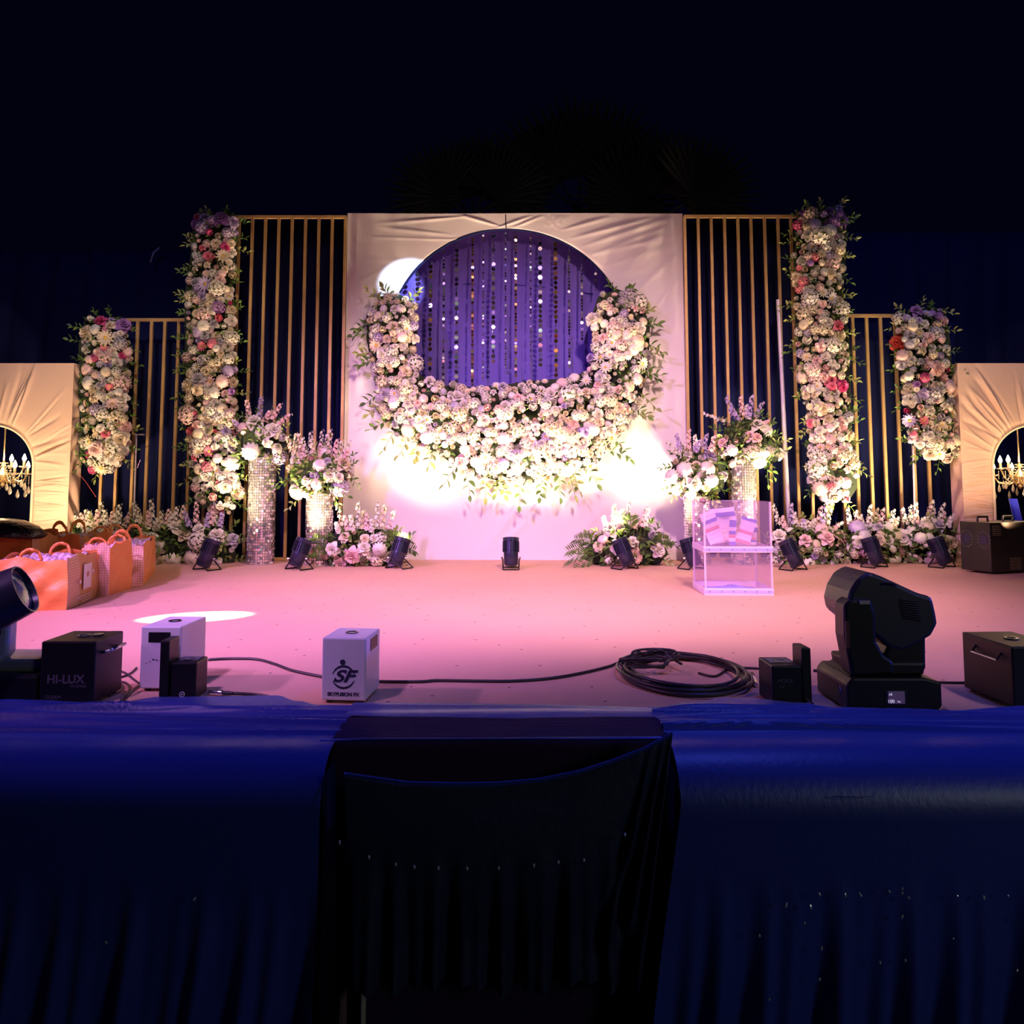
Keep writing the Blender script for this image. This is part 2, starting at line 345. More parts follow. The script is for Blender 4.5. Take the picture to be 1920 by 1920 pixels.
m = MB(); m.tube([at(257, 878, 8.42), at(263, 862, 8.42)], .006, 6); m.tube([at(254, 870, 8.42), at(260, 870, 8.42)], .005, 6); m.build('clamp', M_steel, lf, world=True)

# ---------------------------------------------------------------- hanging strings of discs
def disc_mesh(name, m, r):
    b = MB(); b.lathe([(r*.97, -.0012), (r, 0), (r*.97, .0012)], 14, Matrix.Rotation(pi/2, 4, 'X')); return b.mesh(name, m)
DISC = {(c, s_): disc_mesh('disc_'+c+s_, {'s': M_silver, 'g': M_golddisc}[c], {'b': .0235, 's': .016, 't': .0115}[s_]) for c in 'sg' for s_ in 'bst'}
SPEC = [(782, 's', 'b', 560, 'silver', 'short'), (807, 'g', 'b', 706, 'copper and gold', ''), (832, 's', 's', 722, 'silver', ''), (856, 's', 'b', 722, 'silver', ''), (886, 'g', 's', 722, 'copper and silver', ''),
        (906, 's', 't', 716, 'small silver', ''), (925, 's', 'b', 682, 'silver', ''), (948, 's', 't', 700, 'small silver', ''), (967, 'g', 's', 720, 'copper and gold', ''), (995, 's', 't', 696, 'small silver', ''),
        (1013, 's', 'b', 690, 'silver', ''), (1042, 'g', 'b', 712, 'copper and gold', ''), (1067, 's', 's', 690, 'silver', ''), (1091, 's', 's', 640, 'silver', ''), (1117, 's', 's', 545, 'silver', '')]
ORD = ['first', 'second', 'third', 'fourth', 'fifth', 'sixth', 'seventh', 'eighth', 'seventh', 'sixth', 'fifth', 'fourth', 'third', 'second', 'first']
rs = random.Random(11)
for i, (px, c, sz, yb, cn, _) in enumerate(SPEC):
    Yd = YW+.06
    x = at(px, 560, Yd).x; dx = abs(x-cx); ztp = cz+sqrt(max(.01, (RAD-.01)**2-dx**2)); zb = at(px, yb, Yd).z
    side = 'left' if i < 8 else 'right'
    lab = f'hanging string of {cn} discs in the round opening, {ORD[i]} from its {side} edge' if i != 7 else 'hanging string of small silver discs at the middle of the round opening'
    r = thing('disc_string', lab, 'hanging decoration', (x, Yd, ztp), 0, 'disc strings hanging in the round opening')
    m = MB(); m.tube([(x, Yd, ztp), (x, Yd, zb)], .0015, 5); m.build('thread', M_steel, r, world=True)
    d = {'b': .054, 's': .036, 't': .030}[sz]; n = int((ztp-zb)/d)
    k0 = 0
    for k in range(n):
        if sz == 't' and rs.random() < .25: continue
        cc = c
        if c == 'g' and rs.random() < .22: cc = 's'
        inst('disc', DISC[(cc, sz)], r, (0, 0, -(k+.7)*d), Euler((rs.gauss(0, .16), 0, rs.choice((rs.gauss(0, .35), rs.gauss(0, .5), rs.uniform(-1.5, 1.5))))))

# ---------------------------------------------------------------- cream arches at the sides
def arch(xpx_edge, xpx_hole, side, label):
    Y0 = 8.25; ztopa = at(xpx_edge, 681, Y0).z
    xe = at(xpx_edge, 800, Y0).x; hx = at(xpx_hole, 860, Y0).x
    Rh = .43; acx = hx + side*Rh; half = abs(xe-acx)
    azc = at(0, 797, Y0).z - Rh
    inn, out = [], []; N = 900
    lo, hi = acx-half, acx+half
    tl = azc; tot = 2*tl + pi*Rh
    for i in range(N+1):
        s_ = tot*i/N
        if s_ < tl: p = (acx-Rh, s_); q = (lo, s_)
        elif s_ > tl+pi*Rh: p = (acx+Rh, tot-s_); q = (hi, tot-s_)
        else:
            a = pi-(s_-tl)/Rh; p = (acx+Rh*cos(a), azc+Rh*sin(a)); c, d = cos(a), sin(a)
            ts = []
            if abs(c) > 1e-9: ts.append(half/abs(c))
            if d > 1e-9: ts.append((ztopa-azc)/d)
            t = min(ts); q = (acx+t*c, azc+t*d)
        inn.append(p); out.append(q)
    rg = random.Random(5 if side < 0 else 9)
    RS = ridges(rg, 120, .05, .95, .0014, .0042, .020)
    RS = [(a, b, c, rg.uniform(-.05, .1), rg.uniform(.7, 1.05), e*1.5) for a, b, c, d, _, e in RS]
    r = thing('arch_panel', label, 'decorative arch', (acx, Y0, 0))
    drape(inn, out, Y0, 22, lambda a, t, x, z: ridge_sum(RS, a, t)-.03*math.exp(-(t/.04)**2), False).build('gathered_cloth', M_cream, r, world=True, smooth=True)
    sd = MB()
    for X in (lo, hi):
        sd.grid(lambda u, v: (X+.010*sin(v*31+u*4)*sin(pi*u)+.012*sin(v*70+u*9*sin(v*8))*sin(pi*u), Y0+.22*u, ztopa*v), 12, 120)
    sd.grid(lambda u, v: (lo+(hi-lo)*u, Y0+.22*v, ztopa), 10, 2)
    sd.build('side_cloth', M_cream, r, world=True, smooth=True)
    ed = MB(); ed.tube([(p[0], Y0+.01, p[1]) for p in inn], .012, 8); tag(ed.build('opening_edge', mat('pale_edge', (.85, .72, .5), .7), r, world=True, smooth=True), 'pale piped edge of the arched opening')
    return r, acx, azc
AL, ax, az = arch(134, 62, -1, 'cream gathered cloth arch panel at the left edge with chandelier inside')
AR, bx, bz = arch(1800, 1862, 1, 'cream gathered cloth arch panel at the right edge with chandelier inside')
m = MB(); m.tube([at(148, 888, 8.25), at(162, 905, 8.22), at(180, 932, 8.2)], .003, 6); tag(m.build('tie_cord', mat('red_cord', (.3, .04, .05), .7), AL, world=True), 'thin dark red tie cord')
lamp('SPOT', 'arch_uplight', (ax+1.0, 7.2, .25), (ax+.5, 8.3, 1.2), 150, (1, .68, .42), spot_size=SP(95), spot_blend=.8, shadow_soft_size=.06)
lamp('SPOT', 'arch_uplight', (bx-.9, 7.3, .45), (bx-.4, 8.3, 1.4), 110, (1, .62, .36), spot_size=SP(95), spot_blend=.8, shadow_soft_size=.06)

def chandelier(x, z, label, rot, Y=8.3):
    r = thing('chandelier', label, 'chandelier', (x, Y, z), rot, 'crystal chandeliers inside the cream arches'); r.scale = (1.2, 1.2, 1.2)
    m = MB(); m.lathe([(.002, .12), (.02, .10), (.012, .06), (.03, .03), (.05, 0), (.035, -.04), (.012, -.07), (.02, -.09), (.002, -.11)], 16); m.lathe([(.006, .12), (.006, .75)], 8); m.build('stem', M_brass, r, auto=True)
    n = 8
    for k in range(n):
        a = 2*pi*k/n + .2; L = .20 if k % 2 else .16; dz = .0 if k % 2 else .06
        e = Vector((cos(a)*L, sin(a)*L, dz)); m = MB()
        m.tube([(0, 0, -.03), e*.4+Vector((0, 0, -.07-dz*.4)), e*.8+Vector((0, 0, -.06)), e], .007, 8)
        arm = m.build('arm', M_brass, r, smooth=True)
        m = MB(); m.lathe([(.008, -.005), (.035, .004), (.045, .014), (.04, .012), (.008, .004)], 14, Matrix.Translation(e)); m.build('drip_dish', M_crystal, arm, smooth=True)
        m = MB(); m.lathe([(.010, .0), (.010, .055)], 10, Matrix.Translation(e)); tag(m.build('candle', mat('candle', (.9, .7, .35), .5), arm), 'ivory candle sleeve')
        m = MB(); m.lathe([(.004, .055), (.015, .068), (.017, .082), (.011, .10), (.002, .122)], 12, Matrix.Translation(e)); tag(m.build('bulb', M_bulb, arm, smooth=True), 'glowing flame-shaped bulb')
        for q in range(2):
            ee = e + Vector((cos(a+1.5)*.03*(q*2-1), sin(a+1.5)*.03*(q*2-1), 0)); m = MB()
            for b in range(5): m.lathe([(.001, .007), (.006, 0), (.001, -.007)], 8, Matrix.Translation(ee+Vector((0, 0, -.02-b*.015))))
            m.lathe([(.001, .03), (.013, .0), (.018, -.02), (.012, -.038), (.001, -.046)], 10, Matrix.Translation(ee+Vector((0, 0, -.125-.03*q))) @ Matrix.Diagonal((1, .5, 1, 1)))
            m.build('crystal_drop', M_crystal, arm, auto=True)
    for q in range(10):
        a = 2*pi*q/10; m = MB()
        pts = [(cos(a)*.03, sin(a)*.03, .10)] + [(cos(a)*(.03+.13*t), sin(a)*(.03+.13*t), .10-.16*sin(pi*t*.62)) for t in (.3, .6, .85, 1)]
        for i in range(4):
            p0, p1 = Vector(pts[i]), Vector(pts[i+1])
            for b in range(4): m.lathe([(.001, .006), (.006, 0), (.001, -.006)], 6, Matrix.Translation(p0.lerp(p1, b/4)))
        m.build('bead_chain', M_crystal, r)
    d = bpy.data.lights.new('chandelier_glow', 'POINT'); d.energy = 9; d.color = (1, .7, .38); d.shadow_soft_size = .12
    lo = bpy.data.objects.new('chandelier_glow', d); COL.objects.link(lo); lo.location = (x, Y-.12, z+.16)
    return r
p = at(6, 890, 8.3); chandelier(p.x, p.z, 'lit crystal chandelier hanging inside the left cream arch', 0)
p = at(1912, 893, 8.3); chandelier(p.x, p.z, 'lit crystal chandelier hanging inside the right cream arch', .3)
# ================================================================ flowers
def petal(b, L, W, a, t0, t1, r0=.004, z0=0, nu=2, nv=3, cup=.35, tip=.85):
    ca, sa = cos(a), sin(a)
    def fn(u, v):
        uu = u*2-1; ang = t0+(t1-t0)*v; rad = r0 + L*v*sin(ang); z = z0 + L*v*cos(ang) + cup*W*(uu*uu)
        wd = W*sin(pi*(.12+tip*.88*v))*uu
        return (rad*ca - wd*sa, rad*sa + wd*ca, z)
    b.grid(fn, nu, nv)
def m_rose(rng, r=.05):
    b = MB()
    for ring, (n, L, W, t0, t1) in enumerate(((5, r*1.05, r*.50, 1.0, 1.9), (5, r*.80, r*.45, .55, 1.3), (4, r*.62, r*.42, .25, .75), (3, r*.5, r*.3, .0, .25))):
        for i in range(n): petal(b, L, W, 2*pi*i/n + ring*.6 + rng.uniform(-.1, .1), t0, t1, z0=-r*.1+ring*r*.10, cup=.35)
    return b
def m_carn(rng, r=.045):
    b = MB(); n = 26; ph = rng.uniform(0, 6)
    prof = [(1.0, -.25), (1.08, 0), (.98, .3), (.72, .55), (.40, .66), (.06, .62)]
    vs = [((rr*(1+.12*((-1)**i)*(1 if j % 2 else -1)))*r*cos(2*pi*i/n+ph+.1*j), (rr*(1+.12*((-1)**i)*(1 if j % 2 else -1)))*r*sin(2*pi*i/n+ph+.1*j), (z+.14*((-1)**(i+j)))*r) for j, (rr, z) in enumerate(prof) for i in range(n)]
    fs = [(j*n+i, j*n+(i+1) % n, (j+1)*n+(i+1) % n, (j+1)*n+i) for j in range(len(prof)-1) for i in range(n)]
    b.add(vs, fs); return b
def m_hyd(rng, r=.06):
    b = MB(); N = 40
    for i in range(N):
        z = 1-1.35*(i+.5)/N; a = i*2.39996; q = sqrt(max(0, 1-z*z)); d = Vector((q*cos(a), q*sin(a), z))
        M = Matrix.Translation(d*r*rng.uniform(.82, 1.02)) @ d.to_track_quat('Z', 'Y').to_matrix().to_4x4() @ Matrix.Rotation(rng.uniform(0, 3), 4, 'Z')
        s_ = r*.30
        vs = [(0, 0, 0)]; fs = []
        for k in range(4):
            a2 = k*pi/2; c, d2 = cos(a2), sin(a2); k0 = len(vs)
            vs += [(s_*.5*c-s_*.4*d2, s_*.5*d2+s_*.4*c, .12*s_), (s_*1.0*c, s_*1.0*d2, .3*s_), (s_*.5*c+s_*.4*d2, s_*.5*d2-s_*.4*c, .12*s_)]
            fs.append((0, k0+2, k0+1, k0))
        b.add(vs, fs, M)
    b.mi = 2; b.lathe([(r*.6, -r*.3), (r*.66, 0), (r*.5, r*.4), (r*.05, r*.62)], 10)
    return b
def m_daisy(rng, r=.042):
    b = MB()
    for ring in range(2):
        for i in range(11): petal(b, r*(1-.15*ring), r*.17, 2*pi*i/11+ring*.28, 1.1-.2*ring, 1.45-.25*ring, r0=.006, z0=ring*.004, nu=2, nv=2, cup=.3, tip=.8)
    b.mi = 1; b.lathe([(.012, 0), (.011, .007), (.003, .011)], 10); return b
def m_bud(rng, r=.034):
    b = MB()
    for ring, (n, L, W, t0, t1) in enumerate(((4, r*1.0, r*.62, .9, .7), (3, r*1.15, r*.55, .5, .15), (3, r*1.05, r*.4, .2, .0))):
        for i in range(n): petal(b, L, W, 2*pi*i/n+ring*.7, t0, t1, z0=-r*.3+ring*.2*r, cup=.5)
    return b
PAL = {'white': (.76, .72, .62), 'cream': (.74, .64, .46), 'blush': (.82, .58, .54), 'pink': (.78, .22, .30), 'hot': (.62, .08, .24), 'lilac': (.50, .40, .62), 'mauve': (.36, .18, .46), 'grey': (.52, .48, .52), 'red': (.70, .10, .06)}
FM = {k: mat('petal_'+k, c, .6, spec=.25, var=(30, .5, tuple(min(1, x*.86) for x in c))) for k, c in PAL.items()}
M_pollen = mat('pollen', (.7, .45, .06), .8)
GEN = {'rose': m_rose, 'carnation': m_carn, 'hydrangea': m_hyd, 'daisy': m_daisy, 'rosebud': m_bud}
FMESH = {}; FGEO = {}
rf = random.Random(21)
for k, gfn in GEN.items():
    for v in range(2):
        b = gfn(rf); FGEO[(k, v)] = b
        for c in PAL: FMESH[(k, v, c)] = b.mesh(f'{k}_{c}', [FM[c], M_pollen, M_leafl], smooth=True)
CNAME = {'pink': 'pink', 'hot': 'deep pink', 'lilac': 'lilac', 'mauve': 'purple', 'red': 'red', 'blush': 'blush pink'}
def leaf(b, base, d, L, W, rng, fold=.25):
    d = Vector(d).normalized(); M = Matrix.Translation(base) @ d.to_track_quat('Y', 'Z').to_matrix().to_4x4() @ Matrix.Rotation(rng.uniform(-1.2, 1.2), 4, 'Y')
    vs = [(0, 0, 0), (-W*.42, L*.3, W*fold), (-W*.42, L*.62, W*fold), (0, L, -.05*L), (W*.42, L*.62, W*fold), (W*.42, L*.3, W*fold), (0, L*.35, 0), (0, L*.68, 0)]
    b.add(vs, [(0, 6, 1), (1, 6, 7, 2), (2, 7, 3), (0, 5, 6), (6, 5, 4, 7), (7, 4, 3)], M)
def sprig(b, base, d, L, rng, n=7, lw=.024, ll=.055):
    d = Vector(d).normalized(); side = d.cross(Vector((0, 1, 0))); side = side.normalized() if side.length > .01 else Vector((1, 0, 0))
    pts = [Vector(base) + d*L*t + Vector((0, 0, -.25*L*t*t)) for t in (0, .33, .66, 1)]
    mi = b.mi; b.mi = 0; b.tube(pts, .0022, 4, cap=False); b.mi = mi
    for i in range(n):
        t = (i+1)/n; p = Vector(base)+d*L*t+Vector((0, 0, -.25*L*t*t)); s_ = 1 if i % 2 else -1
        dd = d*.7 + side*s_*.8 + Vector((rng.uniform(-.3, .3), rng.uniform(-.5, .1), rng.uniform(-.3, .3)))
        if i == n-1: dd = d
        leaf(b, p, dd, ll*rng.uniform(.8, 1.15), lw*rng.uniform(.9, 1.3), rng)
def pip(x, y, poly):
    c = False; n = len(poly); j = n-1
    for i in range(n):
        xi, yi = poly[i]; xj, yj = poly[j]
        if (yi > y) != (yj > y) and x < (xj-xi)*(y-yi)/(yj-yi)+xi: c = not c
        j = i
    return c
def edist(x, y, poly):
    best = 1e9; bp = None; n = len(poly)
    for i in range(n):
        ax_, ay = poly[i]; bx_, by = poly[(i+1) % n]; dx, dy = bx_-ax_, by-ay; t = max(0, min(1, ((x-ax_)*dx+(y-ay)*dy)/(dx*dx+dy*dy+1e-9)))
        qx, qy = ax_+t*dx, ay+t*dy; d = hypot(x-qx, y-qy)
        if d < best: best = d; bp = (qx, qy)
    return best, bp
class Arr:
    """a flower arrangement: one thing, its blossoms are parts"""
    def __init__(s, name, label, cat, loc, group=None):
        s.r = thing(name, label, cat, loc, 0, group); s.o = Vector(loc); s.pl = []; s.fol = MB(); s.foam = MB(); s.sprays = []
    def bloom(s, kind, colr, p, d, sc, rng):
        q = Vector(d).normalized().to_track_quat('Z', 'Y') @ Quaternion((0, 0, 1), rng.uniform(0, 6.28)); s.pl.append((kind, rng.randrange(2), colr, Vector(p)-s.o, q, sc))
    def finish(s, leafmats):
        cnt = {}; rest = {}
        s.pl.sort(key=lambda t: -t[5]+t[3].y*.3)
        for kind, v, c, p, q, sc in s.pl:
            cnt[kind] = cnt.get(kind, 0)+1
            if cnt[kind] <= 100:
                o = inst(kind, FMESH[(kind, v, c)], s.r, p, q, sc)
                if c in CNAME: o['label'] = CNAME[c]+' '+kind
            else: rest.setdefault(kind, []).append((v, c, p, q, sc))
        for kind, L in rest.items():
            b = MB(); cols = list(PAL)
            for v, c, p, q, sc in L:
                gb = FGEO[(kind, v)]; M = Matrix.Translation(p) @ q.to_matrix().to_4x4() @ Matrix.Scale(sc, 4); n = len(b.v)
                b.v += [tuple(M @ Vector(x)) for x in gb.v]
                for f, mi in zip(gb.f, gb.m): b.f.append(tuple(n+i for i in f)); b.m.append(len(cols)+mi-1 if mi else cols.index(c))
            tag(b.build(kind, [FM[c] for c in cols]+[M_pollen, M_leafl], s.r, smooth=True), kind='stuff')
        if s.foam.v: s.foam.build('foam_backing', M_foam, s.r, world=True)
        if s.fol.v: tag(s.fol.build('foliage', leafmats, s.r, world=True), kind='stuff')
def wpick(rng, d):
    t = rng.random()*sum(d.values())
    for k, v in d.items():
        t -= v
        if t <= 0: return k
    return k
KM = {'rose': .40, 'carnation': .12, 'hydrangea': .22, 'daisy': .12, 'rosebud': .14}
def fill(A, poly, Y, sp, rng, pal, bulge=.16, bmax=40, kinds=KM, leaf_n=1.0, sc=1.0, foam=True, sprig_step=26, sprig_L=.17, thick=.1, sprig_p=1.0, empty=0.0, gap=None, leafL=.06, sw=1.0):
    xs = [p[0] for p in poly]; ys = [p[1] for p in poly]; x0, x1, y0, y1 = min(xs), max(xs), min(ys), max(ys)
    pts = []; tries = int((x1-x0)*(y1-y0)/(sp*sp)*14); ppm = 1500/Y
    gr = {}
    for _ in range(tries):
        x, y = rng.uniform(x0, x1), rng.uniform(y0, y1)
        if not pip(x, y, poly): continue
        s_ = sp*rng.choice((.62, .75, .9, 1.0, 1.15, 1.35)); k = (int(x/sp), int(y/sp)); ok = True
        for i in range(-2, 3):
            for j in range(-2, 3):
                for q in gr.get((k[0]+i, k[1]+j), ()):
                    if (q[0]-x)**2+(q[1]-y)**2 < (s_*.5+q[2]*.5)**2*.82: ok = False
        if ok: gr.setdefault(k, []).append((x, y, s_)); pts.append((x, y, s_))
    for x, y, s_ in pts:
        d, bp = edist(x, y, poly); f = min(1, d/bmax); yy = Y - thick - bulge*sqrt(1-(1-f)**2)
        p = at(x, y, yy+rng.uniform(-.03, .04)); out = Vector((bp[0]-x, 0, -(bp[1]-y))); out = out.normalized() if out.length > .1 else Vector((0, 0, 1))
        n = Vector((0, -1, 0)) + out*(1-f)*.9 + Vector((rng.uniform(-.35, .35), 0, rng.uniform(-.35, .45)))
        if rng.random() < empty: continue
        kind = wpick(rng, kinds); c = wpick(rng, pal((y-y0)/(y1-y0), (x-x0)/(x1-x0)))
        base = {'rose': .05, 'carnation': .048, 'hydrangea': .062, 'daisy': .044, 'rosebud': .036}[kind]
        A.bloom(kind, c, p, n, sc*min(s_, 21)/ppm*.78/.05*(.92 if kind != 'hydrangea' else .85)*rng.uniform(.9, 1.15), rng)
    n = int(len(pts)*2.2*leaf_n)
    for _ in range(n):
        x, y = rng.uniform(x0, x1), rng.uniform(y0, y1)
        if not pip(x, y, poly): continue
        d, bp = edist(x, y, poly); f = min(1, d/bmax); yy = Y - thick - bulge*sqrt(1-(1-f)**2)+.02
        A.fol.mi = 0 if rng.random() < .75 else 1
        leaf(A.fol, at(x, y, yy), (rng.uniform(-1, 1), rng.uniform(-1.3, -.1), rng.uniform(-.8, 1)), leafL*rng.uniform(.8, 1.4), leafL*.5*rng.uniform(.8, 1.3), rng)
    if foam:
        A.foam.prism([(at(x, y, Y-.02).x, at(x, y, Y-.02).z) for x, y in [((px-sum(xs)/len(xs))*.0+px, py) for px, py in poly]], Y-thick*.9, Y)
    per = 0; N = len(poly)
    for i in range(N):
        a, b_ = poly[i], poly[(i+1) % N]; L = hypot(b_[0]-a[0], b_[1]-a[1]); k = max(1, int(L/sprig_step))
        for j in range(k):
            if rng.random() > sprig_p: continue
            t = (j+rng.random())/k; x, y = a[0]+(b_[0]-a[0])*t, a[1]+(b_[1]-a[1])*t
            nx, ny = (b_[1]-a[1])/L, -(b_[0]-a[0])/L
            if pip(x+nx*4, y+ny*4, poly): nx, ny = -nx, -ny
            A.fol.mi = 0 if rng.random() < .6 else 1
            if gap and not gap(x, y): continue
            sprig(A.fol, at(x-nx*5, y-ny*5, Y-thick), (nx+rng.uniform(-.5, .5), rng.uniform(-.5, .05), -ny+rng.uniform(-.5, .5)), sprig_L*rng.uniform(.6, 1.2), rng, n=rng.choice((5, 6, 7)), lw=.03*sw, ll=.062*sw)
def spray(A, base, d, L, rng, colr='white', n=13, fs=.022, name='flower_spray', nod=.3):
    b = MB(); base = Vector(base); d = Vector(d).normalized(); side = Vector((rng.uniform(-1, 1), rng.uniform(-1, 1), 0)).normalized()
    P = lambda t: base + d*L*t + side*nod*L*.35*t*t - Vector((0, 0, nod*L*.25*t**3))
    b.tube([P(t/5) for t in range(6)], .003, 5, cap=False)
    for i in range(n):
        t = .3+.7*i/n; p = P(t); a = i*2.4; o = Vector((cos(a), sin(a)-.3, .25)).normalized(); s_ = fs*(1.25-.55*t)*rng.uniform(.85, 1.2)
        M = Matrix.Translation(p+o*s_*.8) @ o.to_track_quat('Z', 'Y').to_matrix().to_4x4() @ Matrix.Rotation(rng.random()*3, 4, 'Z')
        b.mi = 1; vs = [(0, 0, 0)]; fs_ = []
        for k in range(5):
            a2 = k*2*pi/5; c, e = cos(a2), sin(a2); k0 = len(vs)
            vs += [(s_*.55*c-s_*.45*e, s_*.55*e+s_*.45*c, .2*s_), (s_*1.1*c, s_*1.1*e, .35*s_), (s_*.55*c+s_*.45*e, s_*.55*e-s_*.45*c, .2*s_)]
            fs_.append((0, k0+2, k0+1, k0))
        b.add(vs, fs_, M)
        M2 = M; b.lathe([(s_*.3, 0), (s_*.22, s_*.4), (s_*.03, s_*.55)], 6, M2)
    o = b.build(name, [M_leaf, FM[colr]], A.r, world=True)
    return o
def frond(A, base, d, L, rng, n=13, w=.15, droop=.35, col=None, name='palm_leaf'):
    b = MB(); base = Vector(base); d = Vector(d).normalized()
    P = lambda t: base+d*L*t-Vector((0, 0, droop*L*t*t))
    b.tube([P(t/6) for t in range(7)], [.005*(1-.12*t) for t in range(7)], 5, cap=False)
    sd = d.cross(Vector((0, 1, 0)))
    sd = sd.normalized() if sd.length > .1 else Vector((1, 0, 0))
    for i in range(n):
        t = .22+.78*i/n; ll = w*(1.15-.7*t) if t > .35 else w*.9
        for s_ in (-1, 1): leaf(b, P(t), (P(min(1, t+.05))-P(t)).normalized()*.9+sd*s_*.9, ll, .016, rng, .1)
    return b.build(name, col or M_leaf, A.r, world=True)

def pal_white(f, g_=0): return {'white': .55, 'cream': .24, 'blush': .10, 'grey': .10, 'lilac': .03}
def pal_tower(f, g_=0):
    if f < .07: return {'mauve': .4, 'lilac': .2, 'hot': .15, 'white': .15, 'cream': .1}
    return {'white': .34, 'cream': .25, 'blush': .16, 'pink': .05, 'hot': .02, 'lilac': .05, 'grey': .09, 'mauve': .01, 'red': .008} if f < .75 else {'white': .5, 'cream': .2, 'blush': .18, 'pink': .06, 'hot': .015}
rg = random.Random(31)
def tower(label, pts, poly, sp=15.5):
    c = at(sum(p[0] for p in poly)/len(poly), max(p[1] for p in poly), 8.4)
    A = Arr('hanging_flower_column', label, 'flower decoration', c, 'hanging flower columns')
    fill(A, poly, 8.45, sp, rg, pal_tower, bulge=.14, bmax=32, sprig_step=24, sprig_L=.15, leaf_n=1.2)
    A.finish([M_leaf, M_leafl]); return A
tower('tall hanging flower column left of centre, white and pink blooms on gold bars', None, [(368, 405), (440, 402), (443, 470), (436, 520), (438, 600), (440, 680), (442, 760), (446, 830), (444, 890), (446, 940), (436, 965), (405, 960), (378, 950), (362, 900), (358, 840), (350, 780), (350, 700), (352, 640), (350, 560), (360, 500), (365, 450)])
tower('tall hanging flower column right of centre, slightly slanting, purple blooms on top', None, [(1500, 395), (1575, 388), (1584, 440), (1580, 500), (1576, 560), (1588, 640), (1590, 720), (1592, 800), (1600, 870), (1602, 915), (1585, 940), (1545, 935), (1522, 900), (1518, 830), (1512, 760), (1500, 700), (1495, 620), (1492, 550), (1490, 470)])
tower('short hanging flower column at far left beside the cream arch', None, [(165, 600), (232, 596), (242, 640), (240, 720), (238, 790), (235, 860), (215, 880), (175, 882), (154, 860), (156, 790), (152, 720), (154, 650)])
tower('short hanging flower column at far right beside the cream arch', None, [(1686, 592), (1715, 582), (1765, 580), (1775, 640), (1780, 720), (1792, 790), (1797, 840), (1780, 862), (1740, 862), (1708, 830), (1700, 770), (1692, 700), (1682, 650)])
cres = [(690, 590), (715, 560), (745, 552), (775, 568), (783, 620), (776, 670), (790, 705), (830, 724), (880, 727), (940, 724), (990, 716), (1050, 712), (1098, 700), (1112, 660), (1107, 600), (1120, 560), (1155, 545), (1195, 560), (1216, 610), (1214, 680), (1200, 745), (1178, 800), (1140, 840), (1118, 872), (1050, 888), (1000, 905), (940, 902), (870, 890), (825, 850), (770, 830), (728, 800), (712, 755), (700, 690), (690, 640)]
A = Arr('crescent_garland', 'large crescent garland of white blooms along the lower round opening', 'flower decoration', at(955, 905, 8.5))
fill(A, cres, YW-.02, 14.2, rg, pal_white, bulge=.24, bmax=60, sprig_step=21, sprig_L=.20, leaf_n=.9, kinds={'rose': .32, 'carnation': .12, 'hydrangea': .26, 'daisy': .14, 'rosebud': .16}, sprig_p=.9, sw=1.45, gap=lambda x, y: not (765 < x < 1130 and y < 745) , thick=.12)
A.finish([M_leaf, M_leafl])

def mound(name, label, cat, base, poly, Y, sp, sprays, fronds=(), kinds=None, pal=pal_white, group=None, empty=.25, sprig_p=.9, leaf_n=3.4, bulge=.2, sc=1.0, scol=('white', 'cream', 'blush', 'white')):
    A = Arr(name, label, cat, base, group)
    fill(A, poly, Y, sp, rg, pal, bulge=bulge, bmax=45, kinds=kinds or {'rose': .45, 'carnation': .3, 'hydrangea': .1, 'rosebud': .15}, leaf_n=leaf_n, sc=sc, sprig_step=16, sprig_L=.16, empty=empty, sprig_p=sprig_p, leafL=.075)
    for i, (x, y, x2, y2) in enumerate(sprays):
        a, b = at(x, y, Y-.14), at(x2, y2, Y-.14+rg.uniform(-.08, .08)); spray(A, a, b-a, (b-a).length*1.05, rg, scol[i % len(scol)], n=17, nod=rg.uniform(-.2, .3))
    for x, y, x2, y2 in fronds:
        a, b = at(x, y, Y-.2), at(x2, y2, Y-.35); frond(A, a, b-a, (b-a).length*1.1, rg)
    A.finish([M_leaf, M_leafl]); return A
def sprays_over(x0, x1, yb, h0, h1, n):
    return [((x0+(x1-x0)*(i+.5)/n)*.75+.25*(x0+x1)/2, yb, x0+(x1-x0)*(i+.5)/n+rg.uniform(-6, 6), yb-rg.uniform(h0, h1)) for i in range(n)]
# mirror tiled pedestals
def pedestal(label, xl_, xr_, ytop, ybot):
    f0 = fl((xl_+xr_)/2, ybot); W = (xr_-xl_)/1500*f0.y; Rr = W/2*1.0; c = Vector((f0.x, f0.y+Rr, 0)); H = at((xl_+xr_)/2, ytop, c.y).z
    r = thing('mirror_pedestal', label, 'pedestal', c, 0, 'mirror mosaic pedestals')
    m = MB(); m.lathe([(Rr-.004, 0), (Rr-.004, H)], 40); m.build('core', M_grout, r, auto=True)
    m = MB(); n = int(2*pi*Rr/.0235); rows = int(H/.027); rg2 = random.Random(int(xl_))
    for j in range(rows):
        for i in range(n):
            a = 2*pi*(i+.5*(j % 2)*0)/n; M = Matrix.Rotation(a, 4, 'Z') @ Matrix.Translation((Rr+.001, 0, (j+.5)*H/rows)) @ Matrix.Rotation(rg2.gauss(0, .16), 4, 'Z') @ Matrix.Rotation(rg2.gauss(0, .13), 4, 'Y')
            m.add([(0, -.0103, -.0122), (0, .0103, -.0122), (0, .0103, .0122), (0, -.0103, .0122)], [(0, 1, 2, 3)], M)
    m.build('mirror_tiles', M_mirror, r)
    m = MB(); m.lathe([(Rr+.004, 0), (Rr+.004, .012)], 40); m.build('base_ring', M_steel, r, auto=True)
    return c, H
CP = {}
